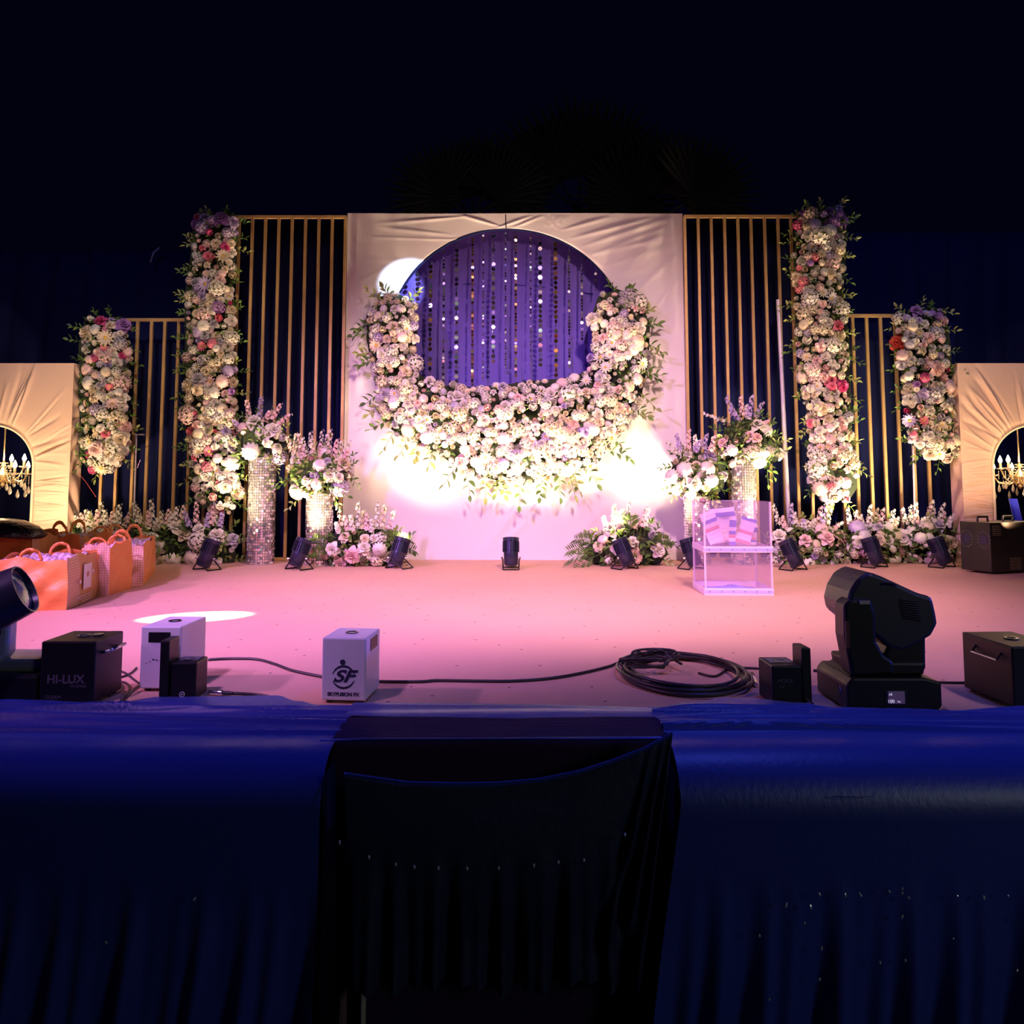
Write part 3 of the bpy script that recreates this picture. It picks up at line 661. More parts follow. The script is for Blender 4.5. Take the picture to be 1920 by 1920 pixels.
CP['a'] = pedestal('tall mirror mosaic pedestal left of the backdrop', 455, 505, 858, 1060)
CP['b'] = pedestal('shorter mirror mosaic pedestal nearest the backdrop on the left', 566, 616, 925, 1062)
CP['c'] = pedestal('shorter mirror mosaic pedestal behind the clear box on the right', 1290, 1338, 930, 1061)
CP['d'] = pedestal('tall mirror mosaic pedestal right of the backdrop behind the clear box', 1380, 1428, 862, 1061)
def pz(k): c, H = CP[k]; return Vector((c.x, c.y, H))
G = 'bouquets on the mirror pedestals'
mound('pedestal_bouquet', 'bouquet with pink sprays on the tall left mirror pedestal', 'flower arrangement', pz('a'),
      [(448, 800), (470, 780), (505, 785), (535, 810), (540, 850), (520, 866), (490, 864), (462, 866), (436, 860), (434, 825)], CP['a'][0].y+.12, 22, [(470, 800, 462, 752), (485, 800, 488, 742), (500, 800, 528, 760), (512, 806, 540, 775), (460, 810, 438, 790), (492, 800, 505, 770)], group=G, empty=.35, scol=('blush', 'lilac', 'blush'))
mound('pedestal_bouquet', 'fuller bouquet of white sprays on the shorter left mirror pedestal', 'flower arrangement', pz('b'),
      [(545, 868), (565, 850), (600, 846), (640, 856), (655, 885), (648, 912), (620, 930), (585, 936), (556, 925), (543, 900)], CP['b'][0].y+.1, 19, sprays_over(540, 652, 875, 40, 72, 13)+[(560, 870, 535, 822), (640, 880, 655, 840)], group=G, empty=.2)
mound('pedestal_bouquet', 'low bouquet with lilac sprays on the shorter right mirror pedestal', 'flower arrangement', pz('c'),
      [(1262, 872), (1285, 852), (1320, 850), (1352, 866), (1362, 895), (1350, 920), (1318, 936), (1285, 936), (1262, 915), (1255, 890)], CP['c'][0].y+.1, 21, [(1280, 860, 1268, 815), (1290, 860, 1292, 808), (1305, 860, 1305, 815), (1318, 860, 1322, 812), (1330, 865, 1338, 818), (1275, 865, 1255, 825), (1298, 860, 1314, 825)], group=G, scol=('lilac', 'blush', 'white'))
mound('pedestal_bouquet', 'bouquet with tall lilac sprays on the tall right mirror pedestal', 'flower arrangement', pz('d'),
      [(1345, 830), (1365, 800), (1395, 785), (1432, 795), (1455, 825), (1464, 858), (1440, 872), (1405, 868), (1370, 872), (1348, 860)], CP['d'][0].y+.1, 20, [(1385, 800, 1362, 745), (1395, 800, 1388, 742), (1400, 800, 1412, 745), (1380, 800, 1318, 775), (1410, 800, 1428, 752), (1420, 805, 1440, 790), (1390, 800, 1372, 765), (1405, 800, 1400, 760)], group=G, empty=.3, scol=('lilac', 'blush', 'lilac', 'white'))
G = 'floor flower mounds along the backdrop'
mound('floor_flower_mound', 'floor flowers under the far left column beside the cream arch', 'flower arrangement', fl(185, 1058),
      [(132, 1000), (160, 985), (205, 985), (240, 992), (250, 1030), (245, 1058), (190, 1060), (140, 1056), (130, 1030)], 8.5, 21, sprays_over(128, 245, 1000, 30, 65, 12), group=G, scol=('white', 'white', 'blush'))
mound('floor_flower_mound', 'floor flowers between far left and tall left flower columns', 'flower arrangement', fl(300, 1058),
      [(245, 1000), (270, 985), (310, 982), (345, 990), (352, 1030), (345, 1060), (290, 1062), (250, 1058), (243, 1030)], 8.45, 22, sprays_over(245, 350, 1000, 25, 62, 10), group=G)
mound('floor_flower_mound', 'floor flowers below the tall left flower column beside mirror pedestal', 'flower arrangement', fl(392, 1060),
      [(345, 1000), (370, 985), (410, 985), (436, 1000), (442, 1040), (436, 1062), (390, 1064), (350, 1062), (342, 1030)], 8.4, 23, sprays_over(345, 425, 1000, 25, 60, 7), group=G, scol=('lilac', 'blush', 'white'))
mound('floor_flower_mound', 'floor flowers with fern at the bottom left of the white backdrop', 'flower arrangement', fl(680, 1062),
      [(600, 1015), (625, 1000), (670, 992), (715, 992), (748, 1010), (762, 1040), (750, 1060), (680, 1064), (620, 1062), (600, 1040)], 8.2, 22, sprays_over(620, 740, 1010, 30, 70, 11), fronds=[(720, 1030, 768, 990), (725, 1035, 775, 1010), (710, 1020, 740, 985), (620, 1035, 588, 990), (625, 1045, 580, 1020)], group=G)
mound('floor_flower_mound', 'floor flowers with palm leaves at the bottom right of the white backdrop', 'flower arrangement', fl(1168, 1062),
      [(1095, 1030), (1120, 1005), (1155, 985), (1200, 985), (1235, 1005), (1250, 1035), (1235, 1056), (1180, 1064), (1120, 1060), (1096, 1048)], 8.2, 23, sprays_over(1125, 1225, 1005, 25, 62, 8), fronds=[(1120, 1030, 1066, 1012), (1118, 1034, 1062, 1032), (1120, 1024, 1080, 992), (1125, 1040, 1082, 1050), (1170, 1000, 1160, 938), (1180, 1000, 1184, 950), (1225, 1020, 1255, 1000)], group=G, empty=.35)
mound('floor_flower_mound', 'floor flowers right of the clear box under the tall right column', 'flower arrangement', fl(1510, 1058),
      [(1448, 1010), (1470, 990), (1510, 985), (1550, 988), (1575, 1000), (1580, 1040), (1570, 1060), (1510, 1062), (1455, 1058)], 8.4, 18, sprays_over(1448, 1575, 1005, 25, 70, 11), group=G, empty=.12, scol=('white', 'blush', 'lilac'))
mound('floor_flower_mound', 'floor flowers below the gap between the two right flower columns', 'flower arrangement', fl(1630, 1058),
      [(1575, 1005), (1600, 988), (1640, 982), (1680, 988), (1690, 1030), (1684, 1056), (1630, 1060), (1580, 1058)], 8.45, 18, sprays_over(1580, 1690, 1005, 20, 55, 10), group=G, empty=.12)
mound('floor_flower_mound', 'floor flowers below the far right column beside the black heater box', 'flower arrangement', fl(1738, 1056),
      [(1686, 1000), (1710, 985), (1750, 982), (1782, 995), (1790, 1030), (1782, 1054), (1735, 1058), (1690, 1055)], 8.5, 21, sprays_over(1688, 1788, 1000, 25, 62, 10), group=G, empty=.25, scol=('white', 'white', 'blush'))
# ================================================================ par cans on the stage floor
M_par = mat('par_metal', (.05, .05, .10), .28, .7)
def par_can(px, py, lean, back, label, energy=90, target=None, sc=1.0, spot=80, yaw=0):
    p = fl(px, py)
    r = thing('par_light', label, 'stage light', p, yaw, 'par lights standing along the backdrop')
    pv = Vector((0, .02, .10)); d = Vector((lean, back, 1)).normalized()
    Q = Matrix.Translation(pv) @ d.to_track_quat('Z', 'Y').to_matrix().to_4x4() @ Matrix.Translation((0, 0, -.075))
    m = MB(); m.lathe([(.03, .0), (.055, .004), (.068, .02), (.070, .13)], 24, Q); m.build('housing', M_par, r, auto=True)
    m = MB(); m.lathe([(.066, .13), (.066, .235), (.078, .236), (.080, .27), (.072, .272), (.070, .262), (.02, .258)], 24, Q, cap=False)
    for k in range(22):
        m.box((.074, 0, .185), (.014, .005, .10), Q @ Matrix.Rotation(2*pi*k/22, 4, 'Z'))
    m.build('heat_sink', M_par, r, auto=True)
    m = MB(); m.lathe([(.001, .262), (.066, .262)], 20, Q, cap=False); tag(m.build('lens', M_lens, r), 'glowing warm lens')
    for s_ in (-1, 1):
        m = MB(); x = .078*s_
        pts = [pv+Vector((x, 0, .02)), Vector((x*1.05, -.075*s_ if s_ > 0 else .09, .006)), ]
        e = -.115 if s_ > 0 else .10; RZ = Matrix.Translation((0, .02, 0)) @ Matrix.Rotation(1.0*(lean > 0)-1.0*(lean < 0), 4, 'Z') @ Matrix.Translation((0, -.02, 0))
        hoop = [pv+Vector((-.08, 0, 0)), Vector((-.075, e, .008)), Vector((.075, e, .008)), pv+Vector((.08, 0, 0))]
        hoop = [RZ @ q for q in hoop]
        for i in range(3): m.tube([hoop[i], hoop[i+1]], .0065, 8)
        m.build('stand_leg', M_black, r, auto=True)
    m = MB()
    for s_ in (-1, 1): m.lathe([(.014, -.01), (.014, .01)], 12, Matrix.Translation(pv+Vector((.086*s_, 0, 0))) @ Matrix.Rotation(pi/2, 4, 'Y'))
    m.build('knob', M_steel, r, auto=True)
    if energy:
        tip = Q @ Vector((0, 0, .275)); wp = p + tip; tg = wp + d*3 if target is None else Vector(target)
        L = lamp('SPOT', 'par_beam', wp, wp+Vector((d.x, .36, .9))*2, energy*.72, (1, .74, .44), spot_size=SP(spot+30), spot_blend=1, shadow_soft_size=.05)
    return r
par_can(383, 1069, .32, .16, 'par light in front of the flowers left of the tall mirror pedestal', 330)
par_can(556, 1068, .30, .22, 'par light between the two left mirror pedestals', 255)
par_can(744, 1066, .26, .22, 'par light at the left foot of the white backdrop', 443)
par_can(958, 1067, 0, .22, 'upright par light at the centre of the stage', 511)
par_can(1176, 1067, -.38, .22, 'par light leaning before the palm leaf mound right of centre', 443)
par_can(1301, 1067, -.26, .20, 'par light just left of the clear box', 375)
par_can(1492, 1069, -.38, .2, 'par light just right of the clear box', 412)
par_can(1644, 1064, -.25, .2, 'par light before the flowers between the right columns', 330)
par_can(1771, 1064, -.32, .2, 'par light beside the black heater box at far right', 275)

# ================================================================ spark machines near the stage edge
def fx_box(name, label, cat, px0, py0, w_, d_, h, rz, body, corner_right=False, feet=True):
    p = fl(px0, py0); c, s_ = cos(rz), sin(rz)
    off = Vector((w_/2*c - d_/2*s_, w_/2*s_ + d_/2*c, 0)); r = thing(name, label, cat, p+off, rz)
    z0 = .012 if feet else 0
    m = MB(); m.box((0, 0, z0+(h-z0)/2), (w_, d_, h-z0)); m.build('housing', body, r, bevel=.006)
    m = MB(); m.lathe([(.026, h-.002), (.026, h+.004), (.018, h+.004), (.017, h-.001), (.002, h-.001)], 20, Matrix.Translation((0, 0, 0)), cap=False); m.build('nozzle', M_blackg, r, auto=True)
    if feet:
        for i in (-1, 1):
            for j in (-1, 1):
                m = MB(); m.lathe([(.012, 0), (.014, z0+.002)], 12, Matrix.Translation((i*(w_/2-.025), j*(d_/2-.025), 0))); m.build('foot', M_rubber, r)
    return r
FX = pi/2
h1 = at(73, 1203, fl(73, 1326).y).z
r = fx_box('spark_machine', 'large black spark machine with grey lettering at the left stage edge', 'spark machine', 72, 1326, .205, .22, h1, 0, M_black)
text('lettering', 'HI-LUX', .044, M_grey, r, (-.005, -.1105, .088), (FX, 0, 0), bold=.0008)
text('lettering', 'FX SPARK', .014, M_grey, r, (.045, -.1105, .072), (FX, 0, 0))
text('lettering', 'GLEAM', .019, M_grey, r, (-.05, -.1105, .030), (FX, 0, 0))
m = MB()
for y in (-.06, .05): m.tube([(.1025, y, h1-.05), (.125, y, h1-.045), (.13, y+.02, h1-.043)], .006, 8)
m.tube([(.128, -.06, h1-.045), (.132, 0, h1-.045), (.128, .06, h1-.045)], .006, 8); tag(m.build('side_handle', M_steel, r, smooth=True), 'chrome side handle')
m = MB(); m.lathe([(.02, 0), (.022, .006)], 16, Matrix.Translation((.05, .01, h1))); m.build('control_knob', M_blackg, r, auto=True)
h2 = at(260, 1176, fl(260, 1299).y).z
r = fx_box('spark_machine', 'white spark machine with peeled logo standing behind the small black one', 'spark machine', 260, 1297, .165, .25, h2, -.03, M_whitebox)
m = MB(); m.box((-.005, -.1255, h2-.042), (.09, .004, .040)); tag(m.build('handle_recess', M_black, r, bevel=.004), 'black handle recess')
m = MB(); rl = random.Random(4)
for k in range(9): m.box((-.055+k*.014, -.1258, .115+.012*sin(k*.5)+rl.uniform(-.003, .003)), (rl.uniform(.003, .01), .001, rl.uniform(.002, .005)))
tag(m.build('peeled_logo', M_ink, r), 'black flakes of a peeled off logo')
# small black machine in front with its upright tray
def small_machine(label, px, py, w_, d_, h, rz, plate_side, plate_h, letters=None):
    r = fx_box('spark_machine', label, 'spark machine', px, py, w_, d_, h, rz, M_black, feet=False)
    m = MB(); m.box((plate_side*(w_/2+.022), -.02, plate_h/2+.012), (.036, .10, plate_h)); m.build('powder_hopper', M_black, r, bevel=.005)
    m = MB(); m.box((0, .01, h+.0015), (w_*.75, d_*.5, .002)); m.build('top_sticker', mat('worn_sticker', (.18, .16, .24), .4, var=(60, 1, (.06, .05, .1))), r)
    return r
ys = fl(318, 1309).y
h3 = at(318, 1240, ys).z
r = small_machine('small black spark machine with upright hopper in front of the white one', 318, 1312, .10, .12, h3, .0, -1, .215)
m = MB(); m.lathe([(.008, 0), (.008, .002), (.0105, .002), (.0105, 0)], 20, Matrix.Translation((-.0, -.0655, .022)) @ Matrix.Rotation(pi/2, 4, 'X'), cap=False); m.lathe([(.003, .0), (.003, .002)], 12, Matrix.Translation((-.0, -.0655, .022)) @ Matrix.Rotation(pi/2, 4, 'X')); tag(m.build('round_badge', mat('badge', (.6, .6, .65), .5), r), 'small round white badge')
h4 = at(603, 1196, fl(603, 1320).y).z
r = fx_box('spark_machine', 'white spark machine with round black logo near centre stage edge', 'spark machine', 602, 1319, .172, .21, h4, -.09, M_whitebox)
yf = -.1056
text('lettering', 'SF', .062, M_ink, r, (-.002, yf, .083), (FX, 0, 0), shear=.35, sx=1.35, bold=.002)
text('lettering', 'SKYFUSION FX', .0185, M_ink, r, (0, yf, .030), (FX, 0, 0), bold=.0008)
m = MB()
for a0, a1 in ((.25, 2.9), (3.5, 6.0)):
    n = 24; vs = []
    for i in range(n+1):
        t = i/n; a = a0+(a1-a0)*t; th = .0015+.0055*sin(pi*t)
        vs += [((.043-th)*cos(a), yf, .10+(.043-th)*sin(a)), (.045*cos(a), yf, .10+.045*sin(a))]
    m.add(vs, [(2*i, 2*i+1, 2*i+3, 2*i+2) for i in range(n)])
m.lathe([(.0105, 0), (.0105, .001)], 20, Matrix.Translation((-.004, yf, .156)) @ Matrix.Rotation(pi/2, 4, 'X')); tag(m.build('logo', M_ink, r), 'round black logo with a dot on top')
m = MB(); m.box((.0865, .01, h4-.038), (.003, .10, .045)); tag(m.build('handle_recess', M_black, r), 'black handle recess')
h5 = at(1450, 1249, fl(1450, 1324).y).z
r = small_machine('small black spark machine with hopper beside the coiled cable', 1449, 1324, .115, .16, h5, .02, 1, .20)
text('lettering', 'MOKA', .021, M_grey, r, (-.008, -.0806, .085), (FX, 0, 0)); text('lettering', 'SFX', .012, M_grey, r, (-.02, -.0806, .066), (FX, 0, 0))
h6 = at(1903, 1213, fl(1903, 1334).y).z
r = fx_box('spark_machine', 'large black spark machine cut off by the right picture edge', 'spark machine', 1903, 1334, .21, .30, h6, .06, M_black)
m = MB()
m.tube([(-.105, -.09, h6-.035), (-.125, -.09, h6-.06), (-.125, .06, h6-.06), (-.105, .06, h6-.035)], .004, 8); tag(m.build('side_handle', M_steel, r), 'chrome side handle')

# ================================================================ moving heads
def mhead_right():
    Y0 = fl(1660, 1338).y; base = fl(1663, 1338)
    r = thing('moving_head_light', 'black moving head light with small lit display at the right stage edge', 'stage light', base+Vector((0, .16, 0)))
    P = lambda x, y, Y=Y0+.10: (at(x, y, Y).x, at(x, y, Y).z)
    D = Y0+.02
    z = lambda x, y: (at(x, y, D).x, at(x, y, D).z)
    m = MB(); bp = [z(1590, 1338), z(1588, 1285), z(1598, 1272), z(1735, 1272), z(1766, 1280), z(1768, 1325), z(1758, 1338)]
    bp = [(a, max(b, .0)) for a, b in bp]; m.prism(bp, D, D+.30); m.build('base', M_black, r, world=True, bevel=.008)
    m = MB(); m.prism([z(1600, 1273), z(1615, 1262), z(1725, 1258), z(1742, 1273)], D+.04, D+.26); m.build('turntable', M_black, r, world=True, bevel=.005)
    for x0 in (1580,):
        m = MB(); c = at(1572, 1290, D+.12)
        m.tube([c+Vector((0, -.05, -.05)), c+Vector((-.01, -.06, .01)), c+Vector((0, 0, .035)), c+Vector((.0, .06, .01)), c+Vector((0, .05, -.05))], .012, 10); m.build('carry_handle', M_steel if False else M_blackg, r, world=True, smooth=True)
    m = MB(); m.box((at(1680, 1308, D-.002).x, D-.001, at(1680, 1308, D).z), (.078, .006, .052)); m.build('display_bezel', M_blackg, r, world=True)
    q = at(1681, 1308, D-.006)
    m = MB(); m.box((q.x, q.y, q.z), (.060, .002, .044)); ds = m.build('display', mat('display_off', (.05, .03, .07), .2, emis=(.10, .06, .16), es=.35), r, world=True)
    o0 = root_loc(r)
    text('display_text', '100', .017, M_screen, ds, at(1671, 1318, D-.008)-o0, (FX, 0, 0)); text('display_text', 'x6', .013, M_screen, ds, at(1670, 1304, D-.008)-o0, (FX, 0, 0)); text('display_text', 'Pos', .008, M_screen, ds, at(1686, 1317, D-.008)-o0, (FX, 0, 0))
    # yoke: two arms joined by a cross bar
    A1 = D+.05; A2 = D+.25
    z = lambda x, y: (at(x, y, A1).x, at(x, y, A1).z)
    m = MB(); m.prism([z(1577, 1132), z(1590, 1122), z(1628, 1122), z(1636, 1150), z(1637, 1200), z(1652, 1226), z(1668, 1236), z(1672, 1262), z(1592, 1265), z(1578, 1190)], A1-.03, A1+.07); m.build('yoke_arm', M_black, r, world=True, bevel=.012)
    m = MB(); m.prism([z(1665, 1262), z(1660, 1226), z(1668, 1206), z(1690, 1150), z(1715, 1120), z(1736, 1130), z(1738, 1255), z(1728, 1264)], A1, A1+.2); m.build('yoke_arm', M_black, r, world=True, bevel=.012)
    m = MB(); m.prism([z(1595, 1240), z(1732, 1240), z(1728, 1264), z(1600, 1266)], A1-.02, A1+.2); m.build('yoke_bridge', M_black, r, world=True, bevel=.01)
    m = MB(); m.box((at(1622, 1127, A1-.04).x, A1-.035, at(1622, 1127, A1).z), (.038, .006, .013)); tag(m.build('maker_plate', mat('plate', (.35, .30, .27), .5), r, world=True), 'small grey plate without writing')
    m = MB(); m.box((at(1590, 1185, A1-.035).x, A1-.031, at(1590, 1187, A1).z), (.014, .004, .10)); m.build('side_slot', mat('slot_red', (.10, .02, .03), .4), r, world=True)
    # head
    z = lambda x, y: (at(x, y, A1+.08).x, at(x, y, A1+.08).z)
    m = MB(); m.prism([z(1576, 1150), z(1572, 1128), z(1578, 1104), z(1592, 1080), z(1614, 1068), z(1640, 1078), z(1700, 1106), z(1728, 1114), z(1734, 1140), z(1738, 1162), z(1726, 1185), z(1700, 1200), z(1672, 1214), z(1648, 1206), z(1630, 1190), z(1600, 1170)], A1-.005, A1+.24)
    hd = m.build('head', mat('head_plastic', (.02, .02, .032), .38), r, world=True, bevel=.015)
    m = MB()
    for k in range(9):
        a = at(1688+k*.8, 1124+k*4.2, A1-.012); b = at(1722+k*1.0, 1128+k*4.4, A1-.012); m.tube([a, b], .0022, 6)
    m.build('vent_slats', M_black, hd, world=True)
    m = MB(); m.tube([at(1654, 1096, A1-.01), at(1660, 1093, A1-.02), at(1672, 1094, A1-.02), at(1680, 1098, A1-.01)], .004, 8); m.build('latch', M_blackg, hd, world=True)
    return r
mhead_right()
def mhead_left():
    b0 = fl(-5, 1325)
    r = thing('moving_head_light', 'moving head light with round snout cut off by the left picture edge', 'stage light', b0+Vector((-.05, .2, 0)))
    Yc = b0.y+.14
    m = MB(); m.box((b0.x-.03, Yc, .06), (.36, .30, .12)); m.build('base', M_black, r, world=True, bevel=.015)
    m = MB(); m.box((b0.x+.0, Yc, .14), (.26, .2, .05)); m.build('turntable', mat('grey_plastic', (.2, .19, .22), .4), r, world=True, bevel=.01)
    zz = lambda x, y: (at(x, y, Yc-.09).x, at(x, y, Yc-.09).z)
    m = MB(); m.prism([zz(-80, 1120), zz(10, 1130), zz(23, 1165), zz(20, 1225), zz(2, 1243), zz(-90, 1243)], Yc-.11, Yc-.05); m.build('yoke_arm', mat('pale_plastic', (.42, .38, .46), .4), r, world=True, bevel=.012)
    m = MB(); m.prism([zz(-80, 1120), zz(-10, 1135), zz(14, 1165), zz(2, 1205), zz(-60, 1225), zz(-90, 1225)], Yc-.125, Yc-.10); m.build('arm_cover', M_black, r, world=True, bevel=.01)
    c = at(48, 1104, Yc-.16); ax_ = Vector((.88, .20, .42)).normalized()
    Q = Matrix.Translation(c) @ ax_.to_track_quat('Z', 'Y').to_matrix().to_4x4()
    m = MB(); m.lathe([(.10, -.45), (.135, -.38), (.13, -.20), (.108, -.16), (.094, 0), (.088, 0), (.084, -.02), (.076, -.025)], 36, Q, cap=False); m.build('head', mat('snout_plastic', (.02, .02, .035), .3), r, world=True, auto=True)
    m = MB(); m.lathe([(.085, -.022), (.055, -.012), (.03, -.006), (.001, -.004)], 36, Q, cap=False); tag(m.build('lens', mat('teal_lens', (.03, .07, .10), .12, coat=.6), r, world=True, smooth=True), 'dark teal glass lens')
mhead_left()
# tan board lying under the left moving head
m = MB(); a = fl(12, 1262); m.box((a.x+.06, a.y+.08, .006), (.22, .16, .012), None); tag(m.build('wooden_board', mat('tan_board', (.55, .33, .15), .6), world=True, loc=(a.x+.06, a.y+.08, 0)), 'small tan board lying on the carpet behind the left moving head', 'board')

# ================================================================ cables
def cable(label, pts, r=.006, name='cable', z=None, cat='cable', sub=6, group=None, floorpts=True):
    P = [fl(p[0], p[1], r+(p[2] if len(p) > 2 else 0)) for p in pts]
    out = []
    n = len(P)
    for i in range(n-1):
        p0, p1, p2, p3 = P[max(i-1, 0)], P[i], P[i+1], P[min(i+2, n-1)]
        for k in range(sub):
            t = k/sub; out.append(.5*((2*p1)+(-p0+p2)*t+(2*p0-5*p1+4*p2-p3)*t*t+(-p0+3*p1-3*p2+p3)*t**3))
    out.append(P[-1]); m = MB(); m.tube(out, r, 8)
    return tag(m.build(name, M_rubber, world=True, loc=tuple(P[0]), smooth=True), label, cat, group)
cable('long black cable running from the left machines past the white box to the coil', [(390, 1237), (430, 1235), (480, 1236), (515, 1245), (548, 1257), (600, 1268), (650, 1275), (720, 1278), (790, 1278), (820, 1276), (900, 1277), (960, 1277), (1030, 1272), (1090, 1262), (1140, 1250), (1165, 1241), (1200, 1240)], .0065)
cable('thick black cable from the small machine plug to the blue cloth', [(436, 1300), (460, 1301), (490, 1304), (520, 1309)], .006)
cable('black cable arching from the large black machine to the white machine', [(200, 1262), (215, 1256), (235, 1262), (252, 1275), (268, 1284), (280, 1281)], .0045)
cable('black cable running behind the black machine into the white one', [(200, 1273), (225, 1270), (245, 1262), (256, 1252)], .0045)
cable('lower black cable curling beside the large black machine', [(200, 1280), (220, 1279), (228, 1288), (222, 1298), (205, 1305)], .0045)
cable('crossing black cable between the black and white machines', [(205, 1276), (235, 1280), (243, 1293), (232, 1306), (222, 1320)], .0045)
cable('short black cable from the white machine to the blue cloth', [(275, 1281), (258, 1287), (246, 1298), (232, 1312), (215, 1322)], .0045)
cable('black cable between the coil and the small machine at right', [(1310, 1262), (1340, 1268), (1365, 1255), (1385, 1252), (1430, 1254)], .0055)
cable('pair of dark cables from the hopper to the right moving head', [(1525, 1257), (1560, 1260), (1600, 1263), (1640, 1262)], .007)
cable('black cable running right of the moving head into a loop', [(1740, 1279), (1800, 1280), (1815, 1279), (1835, 1276), (1870, 1277)], .0055)
cable('looped black cable beside the right black machine', [(1870, 1265), (1840, 1264), (1818, 1270), (1810, 1279), (1818, 1287), (1840, 1286), (1870, 1278)], .0055)
cable('thin black cable lying between moving head and blue cloth', [(1765, 1331), (1780, 1333), (1795, 1340)], .004)
# coiled cable
c = fl(1283, 1268); rc = random.Random(8); pts = []
N = 7*40
for i in range(N):
    t = i/N; a = -2*pi*7*t+2.6; rr = .255 + .018*sin(a*1.13+1)+.016*((i//40) % 3 - 1); zz = .008 + .009*((i//40) % 4) + .004*sin(a*2.3)
    pts.append((c.x+rr*cos(a), c.y+.0+rr*1.02*sin(a)*1.25, zz))
cl = thing('coiled_cable', 'thick black cable coiled in rings on the carpet right of centre', 'cable', c)
m = MB(); m.tube(pts, .0075, 8); m.build('cable_rings', M_rubber, cl, world=True, smooth=True)
pts = []
for i in range(110):
    t = i/110; a = 2*pi*3.4*t; pts.append((c.x-.13+(.10+.03*sin(a*.7))*cos(a)+.03*sin(3*a), c.y+.12+(.10)*sin(a), .05+.012*sin(a*1.7)+.012*cos(5*t)))
m = MB(); m.tube(pts, .006, 8); m.build('tangled_end', M_rubber, cl, world=True, smooth=True)
p0 = at(1212, 1230, c.y+.2); m = MB(); m.tube([p0, at(1214, 1222, c.y+.2), at(1228, 1217, c.y+.2), at(1245, 1221, c.y+.2), at(1255, 1232, c.y+.18), at(1278, 1245, c.y+.1)], .006, 8); m.build('loose_loop', M_rubber, cl, world=True, smooth=True)
def plug(label, px0, py0, px1, py1, group='metal cable plugs', m_=M_steel):
    a, b = fl(px0, py0, .012), fl(px1, py1, .012); r = thing('cable_plug', label, 'plug', (a.x, a.y, 0), 0, group); d = b-a; L = d.length
    Q = Matrix.Translation(a) @ d.to_track_quat('Z', 'Y').to_matrix().to_4x4()
    m = MB(); m.lathe([(.009, 0), (.011, .1*L), (.011, .55*L), (.009, .6*L)], 14, Q); m.build('shell', m_, r, world=True, auto=True)
    m = MB(); m.lathe([(.008, .6*L), (.0085, .8*L), (.006, L)], 12, Q); m.build('strain_relief', M_rubber, r, world=True, auto=True)
plug('metal plug beside the small black machine at left', 392, 1298, 436, 1300)
plug('shiny metal plug lying in front of the coil at the cloth', 1378, 1316, 1446, 1315)
plug('metal plug standing at the right rim of the coil', 1418, 1284, 1410, 1262)
plug('metal plug under the hopper beside the moving head', 1506, 1314, 1524, 1320)

# ================================================================ clear collection box with slips
M_acr = mat('acrylic', (.9, .8, .95), .12)
nt = M_acr.node_tree; nt.nodes.clear(); ou = nt.nodes.new('ShaderNodeOutputMaterial'); mx = nt.nodes.new('ShaderNodeMixShader'); tr = nt.nodes.new('ShaderNodeBsdfTransparent'); gl = nt.nodes.new('ShaderNodeBsdfPrincipled')
gl.inputs['Base Color'].default_value = (.80, .62, .82, 1); gl.inputs['Roughness'].default_value = .25; tr.inputs[0].default_value = (.95, .90, .97, 1)
mx.inputs[0].default_value = .08; nt.links.new(tr.outputs[0], mx.inputs[1]); nt.links.new(gl.outputs[0], mx.inputs[2]); nt.links.new(mx.outputs[0], ou.inputs[0])
M_edge = mat('acrylic_edge', (.85, .72, .84), .3, alpha=.75)
M_tape = mat('lilac_tape', (.42, .38, .72), .35)
A0, B0 = fl(1324, 1117), fl(1453, 1117); rz = -.04; W = (B0-A0).length; D_ = .46; HB = at(1324, 941, A0.y).z; HM = at(1324, 1028, A0.y).z
off = Vector((W/2, D_/2, 0)); BX = thing('collection_box', 'clear acrylic two-tier collection box on the stage right of centre', 'box', A0+off, rz)
def panes(z0, z1):
    for nm, c_, d_ in (('pane', (0, -D_/2+.01, (z0+z1)/2), (W-.02, .004, z1-z0)), ('pane', (0, D_/2-.01, (z0+z1)/2), (W-.02, .004, z1-z0)), ('pane', (-W/2+.01, 0, (z0+z1)/2), (.004, D_-.02, z1-z0)), ('pane', (W/2-.01, 0, (z0+z1)/2), (.004, D_-.02, z1-z0))):
        m = MB(); m.box(c_, d_); m.build(nm, M_acr, BX)
panes(.05, HM-.02); panes(HM, HB)
m = MB(); m.box((0, 0, .006), (W, D_, .012)); m.build('bottom_plate', M_edge, BX, bevel=.002)
m = MB(); m.box((0, 0, HM), (W-.01, D_-.01, .008)); m.build('shelf', M_acr, BX)
m = MB(); m.box((0, 0, HB), (W-.01, D_-.01, .006)); m.build('lid', M_acr, BX)
m = MB(); m.box((0, -.03, HB+.004), (.13, .03, .003)); tag(m.build('slot', M_tape, BX), 'dark slot in the lid')
for z0, hh in ((.03, .045), (HM-.01, .045)):
    m = MB()
    for sx in (-1, 1): m.box((sx*(W/2-.004), 0, z0), (.010, D_, hh))
    for sy in (-1, 1): m.box((0, sy*(D_/2-.004), z0), (W, .010, hh))
    bd_ = m.build('edge_band', M_edge, BX, bevel=.002)
    m = MB(); m.box((0, -D_/2-.0025, z0), (W*.985, .002, hh*.5)); m.build('tape', M_tape, bd_)
    m = MB()
    for k in range(6): m.lathe([(.0035, 0), (.0035, .002)], 10, Matrix.Translation((-W/2+.04+k*(W-.08)/5, -D_/2-.0035, z0)) @ Matrix.Rotation(pi/2, 4, 'X'))
    m.build('screws', M_ink, bd_)
